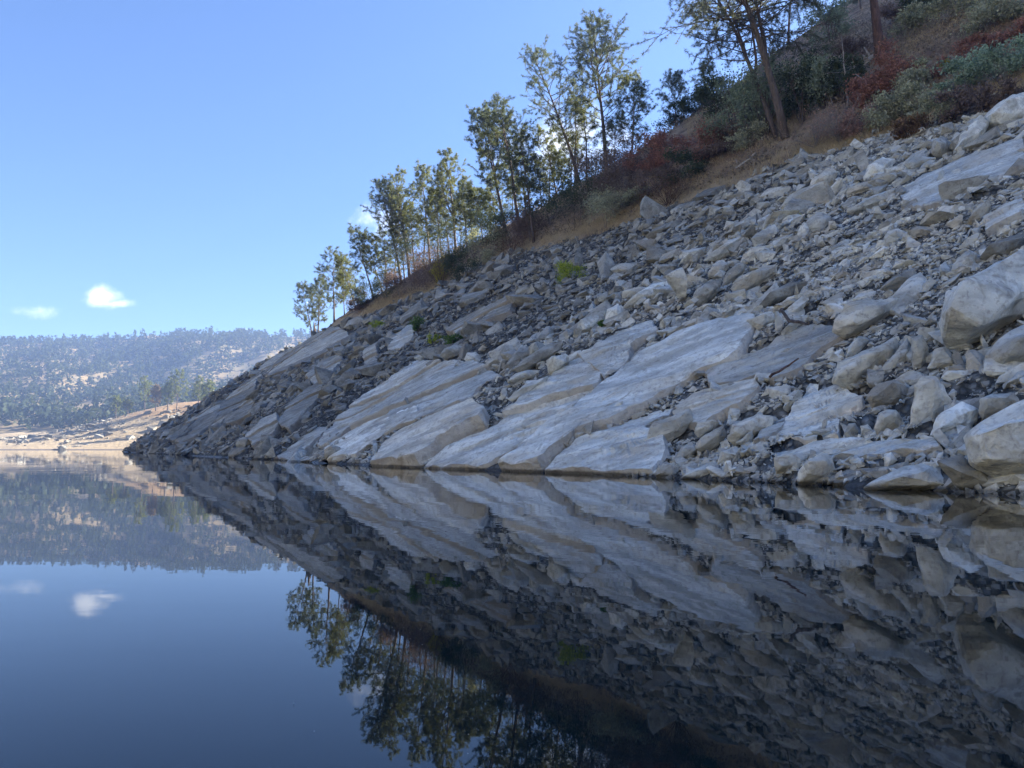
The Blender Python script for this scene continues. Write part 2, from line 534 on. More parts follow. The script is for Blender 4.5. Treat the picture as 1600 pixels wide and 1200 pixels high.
# ------------------------------------------------------------------ lake
m, g = new_mat('lake_water')
pos = g.n('ShaderNodeNewGeometry').outputs['Position']
w1 = g.noise(g.vmath('MULTIPLY', pos, (0.7, 1.5, 1)), 0.9, 3, 0.5)
w2 = g.noise(g.vmath('MULTIPLY', pos, (1.0, 1.0, 1)), 0.12, 2, 0.5)
w3 = g.noise(g.vmath('MULTIPLY', pos, (0.8, 1.6, 1)), 4.0, 2, 0.5)
patch = g.smooth(g.noise(g.vmath('MULTIPLY', pos, (0.6, 1.2, 1)), 0.10, 3, 0.55), 0.42, 0.62, 0.35, 1.0)
hh = g.math('MULTIPLY', g.math('ADD', g.math('ADD', g.math('MULTIPLY', w1, 0.0022), g.math('MULTIPLY', w2, 0.008)), g.math('MULTIPLY', w3, 0.0004)), patch)
bp = g.n('ShaderNodeBump', i_Strength=1.0, i_Distance=1.0, i_Height=hh)
bs = g.n('ShaderNodeBsdfPrincipled', i_Base_Color=(0.004, 0.011, 0.013, 1), i_Roughness=0.015, i_IOR=1.33, i_Normal=bp.outputs[0])
g.n('ShaderNodeOutputMaterial', i_Surface=bs.outputs[0])
M['water'] = m
V = np.array([(-1190, -690, 0), (490, -690, 0), (490, 1090, 0), (-1190, 1090, 0)], float)
lake = tag(link('lake', mesh_np('lake', V, [np.array([[0, 1, 2, 3]])]), M['water']), 'still dark lake mirroring the slope and sky', kind='structure')


# ------------------------------------------------------------------ far shore and hill
def far_hill_z(X, Y):
    colx = 800 + FPX * X / np.maximum(Y, 1)
    sk = np.interp(800 + FPX * X / 760.0, [-700, -300, 0, 100, 200, 300, 330, 400, 480, 560, 700, 900, 1200], [590, 566, 546, 533, 526, 519, 520, 525, 522, 525, 535, 560, 600])
    zc = (HORIZON - sk) / FPX * 760.0
    t = np.clip((Y - 405) / 355.0, 0, 1)
    prof = 0.88 * t ** 1.05 + 0.12 * sstep(t, 0, 1)
    H = 9 + (zc - 9) * prof - np.maximum(0, Y - 760) * 0.35
    gul = fbm(X * 0.012, Y * 0.007, 3.0, 4)
    H = H + 15 * gul * np.sin(np.clip(t, 0, 1) * math.pi) + 2.0 * fbm(X * 0.05, Y * 0.05, 1.0, 2) * sstep(t, 0, 0.1)
    return np.where(Y < 405, -3, 0) * sstep(405 - Y, 0, 30) * 4 + H


def shore_z(X, Y):
    wob = 6 * fbm(X * 0.02, 0.3, 0.0, 3)
    d = Y - 300 - wob - np.clip((-150 - X) * 0.12, -5, 30)
    H = np.clip(d / 120.0, -0.2, 1.4) * 11
    Xm = -150.0
    side = np.where(X < Xm, np.exp(-((X - Xm) / 46.0) ** 2), 1.0)
    H = H + 17.0 * side * sstep(d, -10, 62) * (1 - 0.75 * sstep(d, 66, 125))
    H = H + sstep(d, 0, 12) * (0.9 * fbm(X * 0.04, Y * 0.04, 6.0, 4))
    return H


xa, ya = np.arange(-1000, 330, 7.0), np.arange(370, 1000, 7.0)
XX, YY = np.meshgrid(xa, ya, indexing='ij')
me = grid_mesh('far_hill', len(xa), len(ya), np.stack([XX, YY, far_hill_z(XX, YY)], -1))
m, g = new_mat('far_hill_ground')
pos = g.n('ShaderNodeNewGeometry').outputs['Position']
c = g.mix(g.smooth(g.noise(pos, 0.03, 5, 0.6), 0.4, 0.6), (0.23, 0.16, 0.07), (0.15, 0.12, 0.055))
c = g.mix(g.smooth(g.noise(pos, 0.09, 5, 0.65), 0.5, 0.65), c, (0.16, 0.13, 0.08))
bs = g.n('ShaderNodeBsdfPrincipled', i_Base_Color=c, i_Roughness=0.95)
g.n('ShaderNodeOutputMaterial', i_Surface=bs.outputs[0])
m2, g = new_mat('added_bounce_hill_grass')
pos = g.n('ShaderNodeNewGeometry').outputs['Position']
c = g.mix(g.smooth(g.noise(pos, 0.03, 5, 0.6), 0.4, 0.6), (0.42, 0.35, 0.185), (0.34, 0.30, 0.17))
c = g.mix(g.smooth(g.noise(pos, 0.09, 5, 0.65), 0.56, 0.68), c, (0.17, 0.16, 0.09))
bs = g.n('ShaderNodeBsdfPrincipled', i_Base_Color=c, i_Roughness=0.95)
g.n('ShaderNodeOutputMaterial', i_Surface=bs.outputs[0])
hill_mat = m2


def bounce_hill_z(az, rr):
    """added hills, unseen behind and left of the viewer, bouncing sunlight onto the slope (azimuth in degrees from the view axis)"""
    x, y = np.sin(np.radians(az)) * rr, np.cos(np.radians(az)) * rr
    r0 = 185 + 30 * fbm(az * 0.03, 0.5, 2.0, 2) + 160 * sstep(az, -75, -50) + 120 * sstep(-az, 185, 215)
    top = 105 + 22 * fbm(az * 0.05, 3.0, 1.0, 2)
    d = rr - r0
    H = np.where(d < 0, d * 0.2, d * 0.46)
    H = softmin(H, top - 0.15 * np.maximum(0, d - 250), 8.0)
    return H + sstep(d, 5, 60) * (9 * fbm(x * 0.012, y * 0.012, 5.0, 4) + 1.2 * fbm(x * 0.07, y * 0.07, 2.0, 2))


az_ax, rr_ax = np.arange(-215, -47.9, 1.0), np.concatenate([np.arange(150, 480, 6.0), np.arange(480, 640, 20.0)])
AZ, RR = np.meshgrid(az_ax, rr_ax, indexing='ij')
OX, OY = np.sin(np.radians(AZ)) * RR, np.cos(np.radians(AZ)) * RR
me2 = grid_mesh('added_bounce_hill', len(az_ax), len(rr_ax), np.stack([OX, OY, bounce_hill_z(AZ, RR)], -1))  # unseen sunlit hill, added to bounce warm light onto the shaded rock
tag(link('added_bounce_hill', me2, hill_mat), 'added dry grass hills unseen behind the viewer, bouncing sunlight onto the slope', kind='structure')
far_hill = tag(link('far_hill', me, m), 'wooded hill with golden grass patches across the lake', kind='structure')

xa, ya = np.arange(-420, 0, 2.2), np.concatenate([np.arange(280, 360, 1.4), np.arange(360, 450, 4.0)])
XX, YY = np.meshgrid(xa, ya, indexing='ij')
me = grid_mesh('sandy_shore', len(xa), len(ya), np.stack([XX, YY, shore_z(XX, YY)], -1))
m, g = new_mat('bare_shore_sand')
pos = g.n('ShaderNodeNewGeometry').outputs['Position']
z = g.n('ShaderNodeSeparateXYZ', i_0=pos).outputs['Z']
# drawdown terraces: level rings of slightly different silt
ring = g.noise(g.n('ShaderNodeCombineXYZ', i_X=g.math('MULTIPLY', z, 2.2), i_Y=g.noise(pos, 0.05, 3), i_Z=0.0).outputs[0], 1.0, 4, 0.7)
c = g.mix(g.smooth(ring, 0.35, 0.65), (0.27, 0.20, 0.11), (0.37, 0.285, 0.17))
c = g.mix(g.math('MULTIPLY', g.smooth(g.noise(pos, 0.25, 5, 0.6), 0.48, 0.7), 0.4), c, (0.31, 0.225, 0.13))
c = g.mix(g.smooth(z, 13.0, 15.5), c, (0.30, 0.19, 0.09))
c = g.mix(g.smooth(z, 0.15, 0.5), (0.10, 0.08, 0.065), c)
bp = g.n('ShaderNodeBump', i_Strength=0.6, i_Distance=1.0, i_Height=g.math('ADD', g.noise(pos, 0.7, 5, 0.6), g.math('MULTIPLY', ring, 0.6)))
bs = g.n('ShaderNodeBsdfPrincipled', i_Base_Color=c, i_Roughness=0.95, i_Normal=bp.outputs[0])
g.n('ShaderNodeOutputMaterial', i_Surface=bs.outputs[0])
sandy_shore = tag(link('sandy_shore', me, m), 'tan bare sandy point with level drawdown lines across the lake', kind='structure')

# ------------------------------------------------------------------ rocks
def hull_arrays(pts):
    bm = bmesh.new()
    for p in pts:
        bm.verts.new(p)
    res = bmesh.ops.convex_hull(bm, input=bm.verts)
    bmesh.ops.delete(bm, geom=[v for v in bm.verts if not v.link_faces], context='VERTS')
    bmesh.ops.triangulate(bm, faces=bm.faces)
    bm.verts.index_update()
    V = np.array([v.co[:] for v in bm.verts]); F = np.array([[v.index for v in f.verts] for f in bm.faces])
    bm.free()
    return V, F


def stone_points(r, k=13):
    P = r.uniform(-1, 1, (k, 3))
    P /= np.max(np.abs(P), axis=1)[:, None] ** r.uniform(0.55, 0.95)
    P = P * np.array([1.0, r.uniform(0.6, 0.85), r.uniform(0.35, 0.6)])
    return P


def finish_rock(bm, size, seed, bevel=0.05, cuts=2, rough=0.02):
    """bevelled, slightly worn surface for a hull"""
    bmesh.ops.remove_doubles(bm, verts=bm.verts, dist=size * 0.02)
    bmesh.ops.dissolve_limit(bm, angle_limit=R(9), verts=bm.verts, edges=bm.edges)
    bmesh.ops.bevel(bm, geom=list(bm.edges), offset=size * bevel, segments=2, profile=0.6, affect='EDGES', clamp_overlap=True)
    bmesh.ops.triangulate(bm, faces=bm.faces)
    for _ in range(cuts):
        long = [e for e in bm.edges if e.calc_length() > size * (0.16 if _ == 0 else 0.10)]
        if long:
            bmesh.ops.subdivide_edges(bm, edges=long, cuts=1, use_grid_fill=True)
            bmesh.ops.triangulate(bm, faces=[f for f in bm.faces if len(f.verts) > 3])
    bm.normal_update()
    co = np.array([v.co[:] for v in bm.verts]); no = np.array([v.normal[:] for v in bm.verts])
    q = co / size
    d = fbm(q[:, 0] * 2.1 + seed, q[:, 1] * 2.1, q[:, 2] * 2.1, 4, 0.55) * rough * size
    led = fbm(q @ E1 * 0.9 + seed, q @ E2 * 4.0, q @ FN * 4.0, 3) * rough * 1.1 * size
    co = co + no * (d + led)[:, None]
    for v, c in zip(bm.verts, co):
        v.co = c


def bm_to_mesh(bm, name):
    me = bpy.data.meshes.new(name)
    bm.to_mesh(me); bm.free()
    me.polygons.foreach_set('use_smooth', np.ones(len(me.polygons), bool))
    me.set_sharp_from_angle(angle=R(24))
    return me


def outline_boulder(poly, seed, thick=0.8, lift=0.12, tone=1.0, warm=0.0, sink=0.12, rough=0.032, D=None, top=0.15):
    """a boulder with this outline seen from the lake; its middle stands on the slope, depth about `thick` of its height"""
    r = np.random.default_rng(seed)
    poly = np.asarray(poly, float)
    c = poly.mean(0)
    w, h = np.ptp(poly[:, 0]), np.ptp(poly[:, 1])
    ybase = poly[:, 1].max()
    if D is None:
        Pb = hit([(c[0], ybase - 0.2 * h)])[0]
        dep = Pb[1] * math.cos(PITCH) + (Pb[2] - CAM_H) * math.sin(PITCH)
    else:
        dep = D
    size = math.sqrt(w * h) / FPX * dep
    T = size * thick
    dep += T * 0.15

    def at(pp, dd):
        return rays(pp) * dd + np.array([0, 0, CAM_H])
    pts = [at(poly, dep)]
    k0 = int(r.integers(0, 2))
    fr = c + (poly[k0::2] - c) * r.uniform(0.35, 0.75, (len(poly[k0::2]), 1)) + np.array([r.uniform(-0.10, 0.10) * w, -top * h * 0.5])
    pts.append(at(fr, 1.0) * 0 + np.stack([at(fr[i:i + 1], dep - T * r.uniform(0.28, 0.5))[0] for i in range(len(fr))]))
    bk = c + (poly[1 - k0::2] - c) * r.uniform(0.6, 0.85, (len(poly[1 - k0::2]), 1)) + np.array([0, -top * h * 0.3])
    pts.append(at(bk, dep + T * 0.6))
    low = poly.copy(); low[:, 1] += sink * h
    pts.append(at(c + (low - c) * 0.8, dep + T * 0.2))
    P = np.concatenate(pts)
    org = at(np.array([[c[0], ybase]]), dep)[0]
    bm = bmesh.new()
    for p in P - org:
        bm.verts.new(p)
    bmesh.ops.convex_hull(bm, input=bm.verts)
    bmesh.ops.delete(bm, geom=[v for v in bm.verts if not v.link_faces], context='VERTS')
    finish_rock(bm, size, seed * 1.7, 0.020, 2, rough)
    me = bm_to_mesh(bm, 'boulder')
    o = link('boulder', me, M['rock'], None, org)
    o.color = (tone * (1 + warm), tone, tone * (1 - warm * 1.3), 1)
    return o


SLAB_POLYS = []


SGN = 1.0 if np.dot(E2, -0.6 * SV - 0.8 * SU) > 0 else -1.0      # E2 * SGN points to the lower right of the slope


def clip_line(poly, a, b, c):
    """part of a polygon where a*x + b*y <= c"""
    out = []
    for i in range(len(poly)):
        p, q = poly[i], poly[(i + 1) % len(poly)]
        dp, dq = a * p[0] + b * p[1] - c, a * q[0] + b * q[1] - c
        if dp <= 0:
            out.append(p)
        if (dp < 0) != (dq < 0):
            k = dp / (dp - dq)
            out.append((p[0] + (q[0] - p[0]) * k, p[1] + (q[1] - p[1]) * k))
    return out


def sheet_mesh(loc, c, seed, thick, rise, relief):
    """one layer of rock over the outline `loc` (metres along E1, E2 from c)"""
    loc = np.asarray(loc, float)
    o2 = loc.mean(0)
    pl = loc - o2
    K = 90
    cl = np.concatenate([pl, pl[:1]])
    seg = np.linalg.norm(np.diff(cl, axis=0), axis=1)
    cum = np.concatenate([[0], np.cumsum(seg)])
    q = np.arange(K) / K * cum[-1]
    bx, by = np.interp(q, cum, cl[:, 0]), np.interp(q, cum, cl[:, 1])
    jit = fbm(q * 0.7 + seed * 5.1, 0.5, 0.0, 3) * 0.13 + fbm(q * 4.0 + seed, 1.5, 0.0, 2) * 0.03
    rad = np.hypot(bx, by) + 1e-6
    bx, by = bx * (1 + jit / rad), by * (1 + jit / rad)
    ymax = np.max(by * SGN) + 1e-6
    lev = [1.0, 1.0, 0.985, 0.94, 0.88, 0.81, 0.74, 0.66, 0.58, 0.50, 0.42, 0.34, 0.26, 0.18, 0.10, 0.04]
    VV = []
    for i, rr in enumerate(lev):
        X, Y = bx * rr, by * rr
        gx_, gy_ = X + o2[0], Y + o2[1]
        rel = relief * (fbm(gx_ * 0.35 + seed, gy_ * 1.8, 1.0, 4) + 0.5 * fbm(gx_ * 1.3 + seed, gy_ * 4.5, 7.0, 3))
        qq = gy_ * SGN / 0.62 + 0.9 * fbm(gx_ * 0.22, gy_ * 0.5 + seed, 0.0, 3)
        fr = qq - np.floor(qq)
        on = sstep(vnoise(gx_ * 0.5 + 7 * np.floor(qq), np.floor(qq) * 1.7, seed), -0.2, 0.5)
        rel = rel + relief * 1.1 * on * (np.where(fr < 0.93, fr / 0.93, (1 - fr) / 0.07) - 0.5)
        Z = thick + rise * (Y * SGN) / ymax + rel
        if i == 0:
            Z = np.full(K, -1.0)
            X, Y = X * 1.02, Y * 1.02
        elif i == 1:
            Z = Z - 0.03 - 0.10 * np.abs(fbm(q * 1.7 + seed, 2.5, 0, 3))
        VV.append(np.stack([X + o2[0], Y + o2[1], Z], 1))
    VV.append(np.array([[o2[0], o2[1], thick]]))
    Vl = np.concatenate(VV)
    nl = len(lev)
    idx = np.arange(nl * K).reshape(nl, K); j = np.roll(idx, -1, 1)
    f = np.stack([idx[:-1], j[:-1], j[1:], idx[1:]], -1).reshape(-1, 4)
    last = np.stack([idx[-1], j[-1], np.full(K, nl * K)], 1)
    Pp = c + Vl[:, :1] * E1 + Vl[:, 1:2] * E2
    Wv = Pp - c + FN * (Vl[:, 2] + (ground(Pp[:, 0], Pp[:, 1], 'low') - Pp[:, 2]) * FN[2])[:, None]
    me = mesh_np('sheet', Wv, [f, last], True)
    bmx = bmesh.new(); bmx.from_mesh(me); bmesh.ops.recalc_face_normals(bmx, faces=bmx.faces); bmx.to_mesh(me); bmx.free()
    me.set_sharp_from_angle(angle=R(24))
    return me


def slab(poly, seed, thick=0.45, tone=1.12, warm=0.0, name='rock_slab', width=6.0):
    """bedrock with this outline on the slope, split along its foliation into overlapping sheets that step down to the lower right"""
    r = np.random.default_rng(seed)
    W = hit(poly)
    s_, n_ = to_sn(W[:, 0], W[:, 1])
    SLAB_POLYS.append(np.stack([s_, n_], 1))
    c = W.mean(0)
    loc = [((w - c) @ E1, (w - c) @ E2) for w in W]
    ys = np.array([p[1] for p in loc])
    n_cut = max(1, int(round(np.ptp(ys) / width)))
    edges = ys.min() + np.ptp(ys) * np.sort(np.concatenate([[0, 1], (np.arange(1, n_cut) + r.uniform(-0.33, 0.33, max(n_cut - 1, 0))) / n_cut]))
    root = bpy.data.objects.new(name, None)
    COL.objects.link(root); root.location = c
    for k in range(n_cut):
        tl0, tl1 = r.uniform(-0.03, 0.03, 2)
        pc = clip_line(loc, tl0, -1.0, -edges[k] + 0.03)
        pc = clip_line(pc, -tl1, 1.0, edges[k + 1] + 0.03) if len(pc) > 2 else []
        if len(pc) < 3:
            continue
        xs = np.array([p[0] for p in pc])
        L = np.ptp(xs)
        # cross joints
        ncx = 1 + int(L > 4.5) * int(r.random() < 0.45) + int(L > 9) * int(r.random() < 0.6)
        cx = xs.min() + L * np.concatenate([[0], np.sort(r.uniform(0.2, 0.85, ncx - 1)), [1]])
        th = thick * 0.30 * r.uniform(0.8, 1.0) + (0.05 if k % 2 else -0.02)
        for m_ in range(ncx):
            sk = r.uniform(-0.5, 0.5)
            pp = clip_line(pc, -1.0, sk, -cx[m_] - 0.03) if m_ else pc
            pp = clip_line(pp, 1.0, -sk, cx[m_ + 1] - 0.03) if m_ < ncx - 1 and len(pp) > 2 else pp
            if len(pp) < 3 or np.ptp([p[0] for p in pp]) < 0.25 or np.ptp([p[1] for p in pp]) < 0.15:
                continue
            me = sheet_mesh(pp, c, seed * 10 + k * 3 + m_, th * r.uniform(0.94, 1.04), 0.04 + 0.06 * r.random(), 0.075)
            o = link('sheet', me, M['slab'], root)
            tn = tone * r.uniform(0.88, 1.08)
            o.color = (tn * (1 + warm), tn, tn * (1 - warm * 1.2), 1)
    return root


# bedrock sheets: (outline in the photo, seed, thickness, tone, warm, label)
SLABS = [
    ([(500, 697), (525, 653), (569, 622), (622, 584), (650, 562), (687, 566), (737, 566), (770, 578), (790, 588), (753, 606), (719, 631), (681, 650), (631, 668), (590, 690), (560, 712), (512, 722)],
     1, 0.35, 1.2, 0.0, 'broad pale grey rock slab rising from the water, the leftmost big pale sheet'),
    ([(581, 729), (605, 706), (631, 687), (684, 662), (750, 637), (762, 650), (759, 668), (737, 676), (694, 702), (656, 730)],
     2, 1.9, 1.10, 0.03, 'long tilted rock slab with a brown broken right edge at the waterline'),
    ([(662, 730), (700, 699), (762, 672), (794, 650), (822, 622), (858, 589), (921, 551), (965, 525), (1022, 503), (1033, 520), (991, 546), (985, 568), (940, 603), (908, 628), (883, 647), (840, 680), (800, 712), (760, 733)],
     3, 0.40, 1.15, 0.01, 'long pale slab sloping up right beside the brown edged slab'),
    ([(785, 733), (840, 684), (895, 646), (945, 604), (1003, 560), (1060, 525), (1120, 506), (1171, 499), (1190, 508), (1165, 555), (1143, 568), (1101, 585), (1060, 609), (1019, 635), (956, 667), (902, 681), (861, 717), (842, 736)],
     4, 1.0, 1.18, 0.0, 'largest smooth grey slab reaching from the water to mid slope'),
    ([(851, 738), (875, 712), (902, 692), (956, 671), (1019, 645), (1051, 639), (1044, 655), (1013, 671), (1044, 687), (1046, 709), (1022, 744)],
     5, 0.42, 1.20, 0.0, 'low pale slab at the waterline under the largest smooth slab'),
    ([(1101, 587), (1150, 560), (1201, 537), (1243, 510), (1303, 507), (1320, 531), (1286, 551), (1258, 582), (1215, 599), (1187, 594), (1150, 606), (1110, 606)],
     6, 0.42, 1.12, 0.0, 'smooth grey slab with a stick on it, right of the largest slab'),
    ([(1212, 682), (1238, 642), (1263, 597), (1297, 597), (1343, 613), (1345, 636), (1317, 659), (1309, 682), (1260, 690)],
     7, 0.38, 1.14, 0.02, 'flat light grey slab above the water ledges'),
    ([(430, 718), (470, 690), (497, 668), (512, 668), (500, 690), (478, 712), (462, 721)],
     8, 0.5, 0.95, 0.0, 'narrow pointed slab at the waterline beside the leftmost pale sheet'),
    ([(419, 555), (452, 530), (495, 522), (520, 512), (545, 520), (530, 545), (500, 560), (460, 575), (420, 590), (400, 585)],
     9, 0.6, 0.72, 0.02, 'smooth dark slab on the skyline below the leftmost trees'),
    ([(566, 582), (570, 556), (584, 532), (594, 529), (592, 552), (585, 580), (572, 590)],
     10, 1.0, 0.78, 0.02, 'rounded dark outcrop standing upright in the left rubble'),
    ([(606, 548), (618, 525), (640, 509), (652, 512), (648, 528), (628, 546)],
     11, 0.8, 0.80, 0.0, 'sloping grey outcrop below the two green bushes'),
    ([(350, 668), (362, 645), (388, 622), (398, 630), (392, 655), (372, 672)],
     12, 0.8, 0.72, 0.02, 'dark smooth outcrop in the left rubble near the water'),
    ([(1060, 640), (1090, 622), (1150, 608), (1178, 600), (1186, 612), (1160, 640), (1120, 655), (1100, 668), (1064, 664), (1054, 652)],
     13, 0.7, 1.02, 0.03, 'cracked brownish ledge under the smooth grey slab with the stick'),
    ([(1195, 700), (1240, 692), (1310, 688), (1400, 690), (1470, 692), (1480, 708), (1440, 716), (1350, 720), (1270, 712), (1215, 716)],
     14, 0.28, 1.05, 0.0, 'flat layered rock ledge close above the water'),
    ([(1290, 742), (1320, 730), (1400, 724), (1440, 724), (1420, 738), (1360, 748), (1300, 754)],
     15, 0.15, 0.95, 0.0, 'low wet ledge at the water behind the white triangular boulder'),
    ([(1185, 690), (1215, 655), (1236, 640), (1236, 655), (1210, 684), (1195, 696)],
     16, 0.4, 1.02, 0.0, 'thin grey sheet edging the flat light slab'),
    ([(1404, 300), (1440, 270), (1500, 250), (1570, 225), (1600, 212), (1600, 262), (1560, 285), (1510, 300), (1470, 325), (1430, 330)],
     17, 0.5, 0.86, 0.0, 'dark ribbed bedrock below the big boulders at the upper right'),
    ([(1540, 345), (1570, 322), (1600, 310), (1600, 345), (1575, 356), (1545, 372)],
     18, 0.6, 0.92, 0.0, 'tilted grey bedrock sheet at the right edge of the slope'),
    ([(438, 668), (450, 640), (482, 612), (508, 600), (505, 622), (480, 650), (455, 676)],
     31, 1.3, 0.74, 0.0, 'dark tilted outcrop in the rubble left of the leftmost pale sheet'),
    ([(268, 690), (290, 668), (330, 640), (348, 636), (340, 660), (312, 684), (285, 698)],
     32, 1.6, 0.66, 0.0, 'dark smooth outcrop nearest the tip of the slope'),
    ([(318, 668), (352, 630), (392, 594), (412, 588), (400, 612), (364, 648), (336, 676)],
     33, 1.2, 0.70, 0.0, 'long dark sheet on the left skyline slope'),
    ([(388, 690), (410, 664), (436, 650), (440, 668), (420, 692), (400, 704)],
     34, 1.4, 0.76, 0.0, 'grey outcrop above the waterline in the left rubble'),
    ([(480, 590), (500, 570), (530, 556), (540, 566), (520, 590), (494, 606)],
     35, 1.4, 0.78, 0.0, 'grey ledge in the middle of the left rubble'),
    ([(700, 520), (730, 500), (775, 480), (810, 470), (800, 492), (760, 512), (720, 532)],
     36, 1.4, 0.92, 0.04, 'jointed tan grey ledge right of the dark green shrub'),
]
for (poly, seed, th, tone, warm, label) in SLABS:
    tag(slab(poly, seed, th, tone * 1.08, warm), label, 'rock slab', 'bedrock slabs', 'thing')

